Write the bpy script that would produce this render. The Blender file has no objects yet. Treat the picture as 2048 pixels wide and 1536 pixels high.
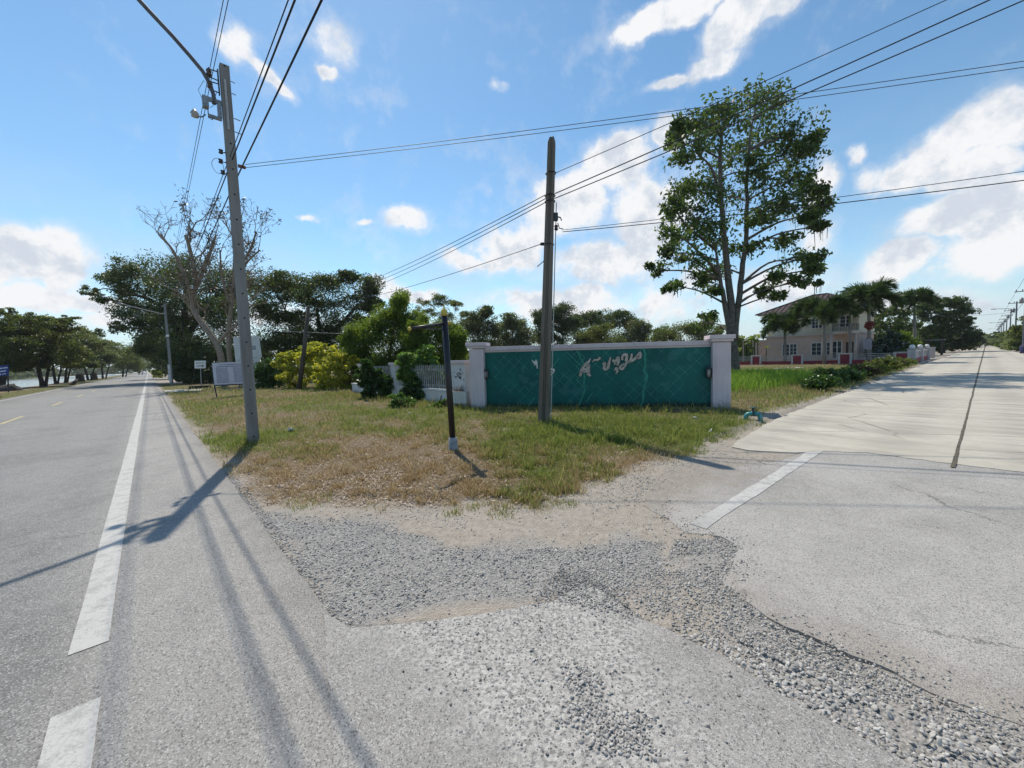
import bpy, math, random
import numpy as np
from mathutils import Matrix, Vector, Euler
random.seed(7)
RS = np.random.RandomState(11)
C = bpy.context.scene.collection
SC = bpy.context.scene

# ------------------------------------------------------------------ camera model (photo pixels 2048x1536 -> world)
F = 769.0; H = 1.5
RHO = math.radians(1.95); PIT = math.atan(50 * math.cos(RHO) / F)
_f = Vector((0, math.cos(PIT), -math.sin(PIT))); _u0 = Vector((0, math.sin(PIT), math.cos(PIT))); _r0 = Vector((1, 0, 0))
_R = math.cos(RHO) * _r0 - math.sin(RHO) * _u0
_U = math.sin(RHO) * _r0 + math.cos(RHO) * _u0
def ray(x, y): return _f + _R * ((x - 1024) / F) + _U * ((768 - y) / F)
def gp(x, y, z=0.0):
    d = ray(x, y); t = (z - H) / d.z; return (d.x * t, d.y * t)
def at(x, y, Y):
    d = ray(x, y); t = Y / d.y; return Vector((d.x * t, Y, H + d.z * t))
cam = bpy.data.cameras.new('camera'); co = bpy.data.objects.new('camera', cam); C.objects.link(co)
cam.sensor_width = 36; cam.lens = F / 2048 * 36; cam.clip_start = 0.05; cam.clip_end = 6000
m = Matrix((( _R.x, _U.x, -_f.x, 0), (_R.y, _U.y, -_f.y, 0), (_R.z, _U.z, -_f.z, H), (0, 0, 0, 1)))
co.matrix_world = m; SC.camera = co
SC.view_settings.view_transform = 'Standard'; SC.view_settings.look = 'None'
SC.view_settings.exposure = 0.0; SC.view_settings.gamma = 1.0
SC.cycles.max_bounces = 8; SC.cycles.transparent_max_bounces = 8

# road frames
D1 = (-0.686, 0.728); N1 = (-0.728, -0.686)      # main road: along / to its far (river) side
D2 = (0.777, 0.630); N2 = (0.630, -0.777)        # side road: along / to its far side
def P1(s, l): return (s * D1[0] + l * N1[0], s * D1[1] + l * N1[1])
def P2(s, l): return (s * D2[0] + l * N2[0], s * D2[1] + l * N2[1])

# ------------------------------------------------------------------ numpy noise
def _hash(ix, iy, seed):
    n = (ix.astype(np.int64) * 374761393 + iy.astype(np.int64) * 668265263 + seed * 1442695041) & 0x7fffffff
    n = ((n ^ (n >> 13)) * 1274126177) & 0x7fffffff
    return ((n ^ (n >> 16)) & 0xffff) / 65535.0
def vnoise(x, y, seed=0):
    x = np.asarray(x, float); y = np.asarray(y, float)
    ix = np.floor(x); iy = np.floor(y); fx = x - ix; fy = y - iy
    fx = fx * fx * (3 - 2 * fx); fy = fy * fy * (3 - 2 * fy)
    a = _hash(ix, iy, seed); b = _hash(ix + 1, iy, seed); c = _hash(ix, iy + 1, seed); d = _hash(ix + 1, iy + 1, seed)
    return a + (b - a) * fx + (c - a) * fy + (a - b - c + d) * fx * fy
def fbm(x, y, sc, oct=4, seed=0):
    t = 0; amp = 1; tot = 0
    for i in range(oct):
        t = t + amp * vnoise(np.asarray(x) * sc, np.asarray(y) * sc, seed + i * 17); tot += amp; amp *= .5; sc *= 2.03
    return t / tot
def sstep(a, b, x):
    t = np.clip((x - a) / (b - a), 0, 1); return t * t * (3 - 2 * t)
def sdf(x, y, poly):
    """signed distance, positive inside"""
    x = np.asarray(x, float); y = np.asarray(y, float)
    d = np.full(x.shape, 1e9); ins = np.zeros(x.shape, bool); n = len(poly)
    for i in range(n):
        ax, ay = poly[i]; bx, by = poly[(i + 1) % n]
        ex, ey = bx - ax, by - ay; t = np.clip(((x - ax) * ex + (y - ay) * ey) / (ex * ex + ey * ey + 1e-12), 0, 1)
        d = np.minimum(d, (x - ax - t * ex) ** 2 + (y - ay - t * ey) ** 2)
        cnd = ((ay > y) != (by > y)); xx = ax + (y - ay) / ((by - ay) if by != ay else 1e-9) * ex
        ins ^= cnd & (x < xx)
    d = np.sqrt(d); return np.where(ins, d, -d)
def PX(lst): return [gp(*p) for p in lst]

# ------------------------------------------------------------------ zones of the ground (outlines of the real patches, in metres)
GRAVEL = PX([(485, 1000), (520, 1060), (575, 1150), (640, 1215), (700, 1262), (860, 1246), (1000, 1232), (1130, 1200), (1260, 1180), (1330, 1120), (1350, 1075), (1180, 1085), (1020, 1098), (900, 1085), (800, 1052), (700, 1036), (600, 1028), (530, 1020)])
SANDSTREAK = PX([(690, 1250), (860, 1205), (1010, 1190), (1140, 1188), (1160, 1215), (1000, 1240), (860, 1250), (760, 1262)])
APRON = PX([(640, 1230), (700, 1258), (860, 1244), (960, 1232), (1110, 1204), (1165, 1168), (1205, 1183), (1280, 1240), (1440, 1310), (1560, 1390), (1700, 1460), (1830, 1536)]) + [(1.75, 0.7), (2.2, -0.4), (3.0, -2.0), (0.0, -2.0), P1(0.2, -0.3), P1(1.2, -0.35)]
SIDE = PX([(1366, 1060), (1290, 1010), (1300, 965), (1345, 935), (1440, 912), (1545, 925), (1632, 897), (1740, 903), (1900, 920), (2048, 937)]) + [P2(7.6, 1.5), P2(8.2, 3.2), P2(9.2, 6.5), P2(6, 9.5), P2(0.5, 9), (4.5, -1.5), (3.0, 0.4)] + PX([(2048, 1452), (1900, 1398), (1790, 1345), (1700, 1312), (1620, 1272), (1535, 1236), (1450, 1165), (1478, 1095), (1440, 1075)])
PITGRAVEL = PX([(1040, 1290), (1120, 1310), (1230, 1360), (1310, 1420), (1350, 1500), (1360, 1580), (1170, 1580), (1120, 1470), (1060, 1370)])

def ground_z(x, y):
    x = np.asarray(x, float); y = np.asarray(y, float)
    l1 = x * N1[0] + y * N1[1]; s1 = x * D1[0] + y * D1[1]
    l2 = x * N2[0] + y * N2[1]; s2 = x * D2[0] + y * D2[1]
    dA = -0.69 - l1; dB = -l2 - 2.95
    dc = np.minimum(dA, dB)                                   # inside the corner plot
    bump = 0.05 * (fbm(x, y, 0.9, 4, 3) - .5) + 0.022 * (fbm(x, y, 7, 3, 9) - .5)
    k = sstep(0.0, 1.6, dc)
    z = -0.018 + 0.09 * sstep(0.1, 3.0, dc) + bump * (0.35 + 0.65 * k)
    on1 = (l1 > -0.655) & (l1 < 7.1); z = np.where(on1, -0.07, z)
    on2 = (np.abs(l2) < 3.05) & (s2 > 6.6); z = np.where(on2, -0.07, z)
    inA = sdf(x, y, APRON); inS = sdf(x, y, SIDE)
    z = np.where((inA > 0.0) | (inS > 0.05), -0.05, z)
    # small hollow of the gravel strip
    front = (s1 < 9) & (s2 < 6.6) & (~on1) & (inA <= 0) & (inS <= 0) & (dc < 0.4)
    bx_, by_ = gp(1670, 1292); brk = np.exp(-((x - bx_) ** 2 + (y - by_) ** 2) / .3 ** 2); z = np.where(front, -0.012 + 0.3 * bump + (.010 - .3 * np.minimum(bump, .03)) * sstep(-.25, -.02, inS) * (1 - brk) - .014 * brk, z)
    z = np.where((inS > -.35) & (inS <= .05) & (l2 < -1.45) & (s2 > 3.2), -.004 + .12 * bump - .03 * sstep(-.0, .05, inS), z)
    nearS = (inS > -.3) & (inS <= .035) & (l2 < 3) & (s2 < 6.4) & (np.hypot(x, y) < 9); z = np.where(nearS, -.0035 + .004 * (fbm(x, y, 11, 2, 77) - .5) - .016 * brk, z)
    # far side of main road: verge and river
    left = l1 > 7.05
    zb = 0.02 - 1.5 * sstep(11.6, 14.6, l1 + 1.2 * (fbm(x, y, .15, 3, 21) - .5)) + 0.06 * (fbm(x, y, .8, 3, 5) - .5)
    zb = zb + 2.1 * sstep(58, 66, l1)
    z = np.where(left, zb, z)
    # lawn before the house sits a little low, far ground flat
    far = sstep(25, 60, np.hypot(x, y)); z = np.where(left, z, z * (1 - far) + far * np.where(on1 | on2, -0.07, -0.05))
    return z

# ------------------------------------------------------------------ material DSL
class NT:
    def __init__(s, name):
        s.m = bpy.data.materials.new(name); s.m.use_nodes = True; s.t = s.m.node_tree; s.t.nodes.clear()
        s.o = s.t.nodes.new('ShaderNodeOutputMaterial')
        s.co = s.t.nodes.new('ShaderNodeTexCoord').outputs['Object']
    def n(s, typ): return s.t.nodes.new(typ)
    def put(s, sock, v):
        if v is None: return
        if isinstance(v, bpy.types.NodeSocket): s.t.links.new(v, sock)
        elif isinstance(v, (tuple, list)) and sock.type == 'RGBA' and len(v) == 3: sock.default_value = (*v, 1)
        else: sock.default_value = v
    def noise(s, scale, detail=4, rough=.55, vec=None, dist=0):
        k = s.n('ShaderNodeTexNoise'); k.inputs['Scale'].default_value = scale; k.inputs['Detail'].default_value = detail
        k.inputs['Roughness'].default_value = rough; k.inputs['Distortion'].default_value = dist
        s.put(k.inputs['Vector'], vec or s.co); return k.outputs['Fac']
    def vor(s, scale, feat='F1', vec=None, out='Distance', rnd=1):
        k = s.n('ShaderNodeTexVoronoi'); k.feature = feat; k.inputs['Scale'].default_value = scale
        k.inputs['Randomness'].default_value = rnd; s.put(k.inputs['Vector'], vec or s.co); return k.outputs[out]
    def mapv(s, sc=(1, 1, 1), rot=(0, 0, 0), loc=(0, 0, 0), vec=None):
        k = s.n('ShaderNodeMapping'); k.inputs['Scale'].default_value = sc; k.inputs['Rotation'].default_value = rot; k.inputs['Location'].default_value = loc
        s.put(k.inputs['Vector'], vec or s.co); return k.outputs[0]
    def mr(s, v, a, b, c=0, d=1, smooth=True):
        k = s.n('ShaderNodeMapRange'); k.interpolation_type = 'SMOOTHSTEP' if smooth else 'LINEAR'
        s.put(k.inputs[0], v); s.put(k.inputs[1], a); s.put(k.inputs[2], b); s.put(k.inputs[3], c); s.put(k.inputs[4], d); return k.outputs[0]
    def math(s, op, a, b=0.0, clamp=False):
        k = s.n('ShaderNodeMath'); k.operation = op; k.use_clamp = clamp; s.put(k.inputs[0], a); s.put(k.inputs[1], b); return k.outputs[0]
    def mix(s, fac, a, b, mode='MIX'):
        k = s.n('ShaderNodeMix'); k.data_type = 'RGBA'; k.blend_type = mode
        s.put(k.inputs[0], fac); s.put(k.inputs[6], a); s.put(k.inputs[7], b); return k.outputs[2]
    def sep(s, v):
        k = s.n('ShaderNodeSeparateXYZ'); s.put(k.inputs[0], v); return k.outputs
    def attr(s, name):
        k = s.n('ShaderNodeAttribute'); k.attribute_name = name; return k.outputs['Fac']
    def dotc(s, vec):
        k = s.n('ShaderNodeVectorMath'); k.operation = 'DOT_PRODUCT'; s.put(k.inputs[0], s.co); k.inputs[1].default_value = vec; return k.outputs['Value']
    def isl(s): return s.n('ShaderNodeNewGeometry').outputs['Random Per Island']
    def bump(s, h, strength=.5, dist=.02, nrm=None):
        k = s.n('ShaderNodeBump'); k.inputs['Strength'].default_value = strength; k.inputs['Distance'].default_value = dist
        s.put(k.inputs['Height'], h); s.put(k.inputs['Normal'], nrm); return k.outputs[0]
    def bsdf(s, col, rough=.8, nrm=None, metal=0, spec=.3, out=True):
        k = s.n('ShaderNodeBsdfPrincipled'); s.put(k.inputs['Base Color'], col); s.put(k.inputs['Roughness'], rough)
        s.put(k.inputs['Metallic'], metal); s.put(k.inputs['Specular IOR Level'], spec); s.put(k.inputs['Normal'], nrm)
        if out: s.t.links.new(k.outputs[0], s.o.inputs[0])
        return k
MATS = {}
def simple(name, col, rough=.7, var=.12, scale=6, metal=0, spec=.3, bump=0.0, dirt=None):
    if name in MATS: return MATS[name]
    k = NT(name); a = k.noise(scale, 5)
    lo = tuple(c * (1 - var) for c in col); hi = tuple(min(1, c * (1 + var)) for c in col)
    c = k.mix(k.mr(a, .3, .7), lo, hi)
    if dirt: c = k.mix(k.math('MULTIPLY', k.mr(k.noise(scale * .35, 8, .65), .5, .75), dirt[1]), c, dirt[0])
    k.bsdf(c, rough, k.bump(k.noise(scale * 8, 4), bump, .01) if bump else None, metal, spec)
    MATS[name] = k.m; return k.m
def leafmat(name, cols, trans=.35, rough=.45, spec=.35):
    if name in MATS: return MATS[name]
    k = NT(name); r = k.isl(); ramp = k.n('ShaderNodeValToRGB'); k.put(ramp.inputs[0], r)
    e = ramp.color_ramp.elements; e[0].color = (*cols[0], 1); e[1].color = (*cols[-1], 1)
    for i, c in enumerate(cols[1:-1]): q = e.new((i + 1) / (len(cols) - 1)); q.color = (*c, 1)
    big = k.noise(.5, 3); c = k.mix(k.mr(big, .3, .7), k.mix(1.0, ramp.outputs[0], (.72, .78, .8), 'MULTIPLY'), ramp.outputs[0])
    b = k.bsdf(c, rough, None, 0, spec, out=False)
    t = k.n('ShaderNodeBsdfTranslucent'); k.put(t.inputs[0], k.mix(1.0, c, (1.25, 1.3, .7), 'MULTIPLY'))
    mx = k.n('ShaderNodeMixShader'); mx.inputs[0].default_value = trans; k.t.links.new(b.outputs[0], mx.inputs[1]); k.t.links.new(t.outputs[0], mx.inputs[2])
    k.t.links.new(mx.outputs[0], k.o.inputs[0]); MATS[name] = k.m; return k.m

# ------------------------------------------------------------------ mesh helpers
def tag(o, label=None, cat=None, group=None, kind=None):
    if label: o['label'] = label
    if cat: o['category'] = cat
    if group: o['group'] = group
    if kind: o['kind'] = kind
    return o
def empty(name, loc, label=None, cat=None, group=None):
    o = bpy.data.objects.new(name, None); C.objects.link(o); o.location = loc; o.empty_display_size = .1
    return tag(o, label, cat, group)
def link(name, me, mat, parent=None, smooth=False, bevel=0):
    o = bpy.data.objects.new(name, me); C.objects.link(o)
    if mat: me.materials.append(mat)
    if smooth and len(me.polygons): me.polygons.foreach_set('use_smooth', [True] * len(me.polygons))
    if parent is not None: o.parent = parent
    if bevel:
        b = o.modifiers.new('bevel', 'BEVEL'); b.width = bevel; b.segments = 2; b.limit_method = 'ANGLE'
    return o
def npmesh(name, V, Fc, mat, parent=None, attrs=None, smooth=False):
    V = np.asarray(V, np.float32)
    if parent is not None: V = V - np.array(parent.location, np.float32)
    Fc = np.asarray(Fc, np.int32); n, k = Fc.shape
    me = bpy.data.meshes.new(name); me.vertices.add(len(V)); me.vertices.foreach_set('co', V.ravel())
    me.loops.add(n * k); me.loops.foreach_set('vertex_index', Fc.ravel()); me.polygons.add(n)
    me.polygons.foreach_set('loop_start', np.arange(0, n * k, k, dtype=np.int32)); me.polygons.foreach_set('loop_total', np.full(n, k, np.int32))
    if smooth: me.polygons.foreach_set('use_smooth', np.ones(n, bool))
    for a, d in (attrs or {}).items():
        me.attributes.new(a, 'FLOAT', 'POINT').data.foreach_set('value', np.asarray(d, np.float32))
    me.update(); me.validate(); return link(name, me, mat, parent)
class MB:
    def __init__(s, M=None): s.v = []; s.f = []; s.M = M
    def add(s, vs, fs):
        b = len(s.v); s.v += [tuple(s.M @ Vector(v)) if s.M else tuple(v) for v in vs]; s.f += [tuple(b + i for i in q) for q in fs]; return s
    def box(s, c, d, top=None, rz=0):
        tx, ty = top or (1, 1); x, y, z = (q / 2 for q in d); vs = []
        for zz, kx, ky in ((-z, 1, 1), (z, tx, ty)):
            for sx, sy in ((-1, -1), (1, -1), (1, 1), (-1, 1)):
                a, b = sx * x * kx, sy * y * ky
                vs.append((c[0] + a * math.cos(rz) - b * math.sin(rz), c[1] + a * math.sin(rz) + b * math.cos(rz), c[2] + zz))
        return s.add(vs, [(3, 2, 1, 0), (4, 5, 6, 7), (0, 1, 5, 4), (1, 2, 6, 5), (2, 3, 7, 6), (3, 0, 4, 7)])
    def prism(s, pts, h):
        """pts: loop of 3d points, h: 3d extrusion"""
        n = len(pts); vs = [Vector(p) for p in pts] + [Vector(p) + Vector(h) for p in pts]
        return s.add(vs, [tuple(range(n))[::-1], tuple(range(n, 2 * n))] + [(i, (i + 1) % n, n + (i + 1) % n, n + i) for i in range(n)])
    def tube(s, pts, r, n=7, cap=True):
        pts = [Vector(p) for p in pts]; k = len(pts); r = r if isinstance(r, (list, tuple)) else [r] * k; vs = []; up = None
        for i, p in enumerate(pts):
            t = (pts[min(i + 1, k - 1)] - pts[max(i - 1, 0)]); t = t.normalized() if t.length > 1e-9 else Vector((0, 0, 1))
            if up is None: up = Vector((1, 0, 0)) if abs(t.z) > .8 else Vector((0, 0, 1))
            a = t.cross(up).normalized(); b = t.cross(a).normalized(); up = -b if abs(t.dot(b)) < .9 else up
            up = a.cross(t)
            vs += [p + a * (math.cos(q * 2 * math.pi / n) * r[i]) + b * (math.sin(q * 2 * math.pi / n) * r[i]) for q in range(n)]
        fs = [(i * n + q, i * n + (q + 1) % n, (i + 1) * n + (q + 1) % n, (i + 1) * n + q) for i in range(k - 1) for q in range(n)]
        if cap: fs += [tuple(range(n))[::-1], tuple(range((k - 1) * n, k * n))]
        return s.add(vs, fs)
    def lathe(s, c, prof, n=12, axis=None):
        vs = []; Q = axis or Matrix.Identity(3)
        for r, z in prof: vs += [Vector(c) + Q @ Vector((r * math.cos(i * 2 * math.pi / n), r * math.sin(i * 2 * math.pi / n), z)) for i in range(n)]
        k = len(prof); fs = [(i * n + q, i * n + (q + 1) % n, (i + 1) * n + (q + 1) % n, (i + 1) * n + q) for i in range(k - 1) for q in range(n)]
        return s.add(vs, fs + [tuple(range(n))[::-1], tuple(range((k - 1) * n, k * n))])
    def build(s, name, mat, parent=None, smooth=False, bevel=0):
        me = bpy.data.meshes.new(name); off = Vector(parent.location) if parent is not None else Vector((0, 0, 0))
        if parent is not None and parent.parent is not None: off = off + Vector(parent.parent.location)
        me.from_pydata([tuple(Vector(v) - off) for v in s.v], [], s.f); me.validate(); me.update()
        return link(name, me, mat, parent, smooth, bevel)
def dup(root, loc, label=None, group=None):
    r = root.copy(); C.objects.link(r); r.location = loc
    if label: r['label'] = label
    if group: r['group'] = group
    for ch in list(root.children):
        c = ch.copy(); C.objects.link(c); c.parent = r
        for g in list(ch.children):
            d = g.copy(); C.objects.link(d); d.parent = c
    return r

# ------------------------------------------------------------------ world and sun
SUN_AZ, SUN_EL = math.radians(-25.0), math.radians(56.5)
SUNV = Vector((math.sin(SUN_AZ) * math.cos(SUN_EL), math.cos(SUN_AZ) * math.cos(SUN_EL), math.sin(SUN_EL)))
sl = bpy.data.lights.new('sun', 'SUN'); so = bpy.data.objects.new('sun', sl); C.objects.link(so)
sl.energy = 4.6; sl.angle = math.radians(.53); sl.color = (1.0, .915, .79); so.rotation_euler = (-SUNV).to_track_quat('-Z', 'Y').to_euler(); so.location = SUNV * 50
W = bpy.data.worlds.new('World'); SC.world = W; W.use_nodes = True
def build_world():
    t = W.node_tree; t.nodes.clear(); N = t.nodes.new; L = t.links.new
    def mth(op, a, b=0.0, clamp=False):
        k = N('ShaderNodeMath'); k.operation = op; k.use_clamp = clamp
        for i, v in enumerate((a, b)):
            if isinstance(v, bpy.types.NodeSocket): L(v, k.inputs[i])
            else: k.inputs[i].default_value = v
        return k.outputs[0]
    def mr(v, a, b, c=0.0, d=1.0, sm=True):
        k = N('ShaderNodeMapRange'); k.interpolation_type = 'SMOOTHSTEP' if sm else 'LINEAR'
        for i, q in enumerate((v, a, b, c, d)):
            if isinstance(q, bpy.types.NodeSocket): L(q, k.inputs[i])
            else: k.inputs[i].default_value = q
        return k.outputs[0]
    def mix(f, a, b, mode='MIX'):
        k = N('ShaderNodeMix'); k.data_type = 'RGBA'; k.blend_type = mode
        for s_, v in ((k.inputs[0], f), (k.inputs[6], a), (k.inputs[7], b)):
            if isinstance(v, bpy.types.NodeSocket): L(v, s_)
            else: s_.default_value = v if not isinstance(v, tuple) else (*v, 1)
        return k.outputs[2]
    sky = N('ShaderNodeTexSky'); sky.sky_type = 'NISHITA'; sky.sun_disc = False; sky.sun_elevation = SUN_EL; sky.sun_rotation = SUN_AZ
    sky.air_density = 1.0; sky.dust_density = .12; sky.ozone_density = 2.0
    dirn = N('ShaderNodeTexCoord').outputs['Generated']
    def noise(scale, detail, rough, vec, off=(0, 0, 0), sc=(1, 1, 1)):
        mp = N('ShaderNodeMapping'); mp.inputs['Location'].default_value = off; mp.inputs['Scale'].default_value = sc; L(vec, mp.inputs['Vector'])
        k = N('ShaderNodeTexNoise'); k.inputs['Scale'].default_value = scale; k.inputs['Detail'].default_value = detail; k.inputs['Roughness'].default_value = rough
        L(mp.outputs[0], k.inputs['Vector']); return k
    # warp the direction so that outlines billow
    wn = noise(5.5, 6, .58, dirn)
    sub = N('ShaderNodeVectorMath'); sub.operation = 'SUBTRACT'; L(wn.outputs['Color'], sub.inputs[0]); sub.inputs[1].default_value = (.5, .5, .5)
    scl = N('ShaderNodeVectorMath'); scl.operation = 'SCALE'; L(sub.outputs[0], scl.inputs[0]); scl.inputs['Scale'].default_value = .11
    add = N('ShaderNodeVectorMath'); add.operation = 'ADD'; L(dirn, add.inputs[0]); L(scl.outputs[0], add.inputs[1]); wd = add.outputs[0]
    tot = None
    def blob(px, py, rx, ry, rot=0, amp=1.0):
        nonlocal tot
        c = ray(px, py).normalized(); e1 = Vector((c.y, -c.x, 0)).normalized(); e2 = e1.cross(c)
        ux = (ray(px + rx, py).normalized() - c).length; uy = (ray(px, py - ry).normalized() - c).length
        Mx = Matrix((e1, c, e2)).transposed() @ Matrix.Rotation(-math.radians(rot), 3, 'Y')
        mp = N('ShaderNodeMapping'); mp.vector_type = 'TEXTURE'; mp.inputs['Location'].default_value = c
        mp.inputs['Rotation'].default_value = Mx.to_euler(); mp.inputs['Scale'].default_value = (ux, .8, uy); L(wd, mp.inputs['Vector'])
        ln = N('ShaderNodeVectorMath'); ln.operation = 'LENGTH'; L(mp.outputs[0], ln.inputs[0])
        d = mr(ln.outputs['Value'], 0.15, 1.25, amp, 0.0)
        tot = d if tot is None else mth('MAXIMUM', tot, d)
    for b in BLOBS: blob(*b)
    det = noise(8, 12, .64, dirn, (3, 1, 7)).outputs['Fac']
    det2 = noise(24, 6, .6, dirn, (2, 5, 1)).outputs['Fac']; dens = mth('ADD', mth('MULTIPLY', tot, 1.15), mth('ADD', mth('MULTIPLY', mth('SUBTRACT', det, .5), 1.7), mth('MULTIPLY', mth('SUBTRACT', det2, .5), .75)))
    cov = mth('MAXIMUM', mr(dens, .20, .72), mth('MULTIPLY', mr(dens, .0, .5), .34))
    # soft veil of thin cloud low in the sky
    z = N('ShaderNodeSeparateXYZ'); L(dirn, z.inputs[0])
    veil = mth('MAXIMUM', mth('MULTIPLY', mr(z.outputs[2], .0, .5, .9, 0.0), mr(noise(2.6, 7, .6, dirn, (1, 4, 2), (1, 1, 2.4)).outputs['Fac'], .36, .66, .15, .85)), mr(z.outputs[2], -.02, .22, .95, 0.0))
    # light on the clouds: tops bright, bases greyer
    shn = noise(8, 6, .6, dirn, (3, 1, 7.035)).outputs['Fac']
    sh = mth('ADD', mth('MULTIPLY', mth('SUBTRACT', shn, det), 4.5), mr(dens, .5, 1.5, .75, .35))
    ccol = mix(mr(sh, .0, .95), CL_LO, CL_HI)
    hs = N('ShaderNodeHueSaturation'); hs.inputs['Saturation'].default_value = SKY_SAT; hs.inputs['Value'].default_value = SKY_VAL; L(sky.outputs[0], hs.inputs['Color'])
    s1 = mix(1.0, hs.outputs[0], SKY_TINT, 'MULTIPLY')
    s2 = mix(mth('MULTIPLY', veil, VEIL), s1, CL_VEIL)
    s3 = mix(cov, s2, ccol)
    bg = N('ShaderNodeBackground'); bg.inputs['Strength'].default_value = .1; L(s3, bg.inputs['Color'])
    out = N('ShaderNodeOutputWorld'); L(bg.outputs[0], out.inputs[0])
    W.cycles.sampling_method = 'MANUAL'; W.cycles.sample_map_resolution = 512
SKY_SAT, SKY_VAL, SKY_TINT, VEIL = 1.05, 1.18, (1.18, 1.38, 1.32), .9
CL_HI, CL_LO, CL_VEIL = (9.3, 9.4, 9.6), (6.5, 7.1, 8.0), (5.8, 6.8, 8.0)
BLOBS = [  # px, py, rx, ry, rotation (deg, positive lifts the far end), amount
    (1240, 330, 95, 75, 20, 1.0), (1150, 420, 110, 80, 10, 1.0), (1290, 430, 110, 110, 0, 1.0), (1020, 490, 120, 60, 15, .9), (930, 520, 60, 32, 0, .8), (1200, 520, 180, 60, 0, .7), (1340, 270, 45, 55, 60, .8),
    (1130, 610, 190, 45, 0, .75), (1330, 600, 160, 60, 0, .6), (1175, 590, 70, 30, 0, .9), (820, 590, 75, 22, 0, .9), (760, 575, 60, 20, 0, .6), (1000, 600, 120, 40, 0, .55),
    (815, 438, 60, 34, 0, .8), (603, 445, 32, 11, 0, .7), (728, 442, 22, 9, 0, .6), (1010, 160, 26, 18, 0, .55), (640, 122, 30, 24, -30, .75), (470, 85, 42, 56, -35, .72), (530, 140, 70, 22, -35, .6), (655, 60, 60, 70, 0, .42),
    (1290, 50, 70, 40, 10, .95), (1380, 15, 100, 50, 0, 1.0), (1470, 45, 95, 65, 0, 1.0), (1550, 15, 60, 60, 0, .8), (1440, 112, 70, 40, 0, .8), (1350, 148, 60, 20, 0, .75),
    (1985, 255, 130, 75, 0, 1.05), (1900, 300, 110, 70, 0, 1.0), (1820, 345, 100, 60, 0, .95), (1940, 340, 120, 60, 0, 1.0), (1760, 350, 60, 50, 0, .75), (1650, 365, 45, 50, 0, .75), (1720, 312, 30, 20, 0, .7), (1960, 400, 150, 45, 8, .9), (1880, 450, 130, 55, 8, .95), (2000, 440, 130, 65, 0, .95),
    (1800, 530, 110, 50, 10, .85), (1950, 520, 170, 60, 15, .75), (1560, 580, 120, 50, 0, .7), (1400, 560, 90, 40, 0, .6), (1850, 600, 220, 45, 0, .62), (1630, 470, 70, 60, 0, .5),
    (90, 500, 110, 70, 0, 1.0), (20, 480, 80, 60, 0, 1.0), (130, 540, 60, 50, 0, .9), (60, 590, 170, 45, 0, .85), (210, 600, 90, 25, 0, .7), (-120, 520, 200, 110, 0, .9), (240, 640, 120, 30, 0, .5), (500, 640, 400, 40, 0, .45),
    (2300, 300, 250, 130, 10, .9), (-500, 300, 300, 160, 0, .8), (600, -400, 400, 120, 10, .5), (1500, -500, 500, 160, 10, .6)]
build_world()

HAZE = .0002
# ================================================================== GROUND
def corner_fields(x, y):
    """dead-straw / green weights of the verge; all in ground metres"""
    l1 = x * N1[0] + y * N1[1]; l2 = x * N2[0] + y * N2[1]; s2 = x * D2[0] + y * D2[1]
    dA = -0.69 - l1
    edge = np.minimum(dA + .12, sdf(x, y, GRASSY) + .05)
    edge = edge + 0.55 * (fbm(x, y, 1.1, 4, 31) - .5) + .25 * (fbm(x, y, 4, 3, 37) - .5)
    cover = sstep(-.08, .5, edge)
    g = .50 + 1.3 * (fbm(x, y, .55, 4, 41) - .5) + .7 * (fbm(x, y, 2.6, 3, 43) - .5)
    def spot(px, py, r, a):
        cx, cy = gp(px, py); return a * np.exp(-((x - cx) ** 2 + (y - cy) ** 2) / r ** 2)
    g = g + spot(760, 930, 1.5, -.55) + spot(640, 960, .9, -.35) + spot(900, 950, 1.0, -.45) + spot(500, 960, .8, -.4)
    g = g + spot(1330, 860, 1.6, .6) + spot(1450, 865, 1.0, .55) + spot(1180, 860, 1.2, .35) + spot(480, 880, 1.0, .3) + spot(400, 815, 2.5, .1) + spot(860, 830, 1.6, .3) + spot(1120, 880, 1.0, .25)
    return cover, np.clip(g, 0, 1)
GRASSY = PX([(300, 770), (400, 885), (470, 985), (560, 1005), (700, 1012), (850, 1030), (960, 1012), (1080, 1010), (1180, 985), (1290, 945), (1400, 905), (1470, 870), (1530, 838)]) + [P2(9.5, -3.4), P2(14, -3.15), P2(45, -3.2), P2(60, -20), P2(30, -50), P1(60, -6), P1(60, -.8)]

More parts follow.
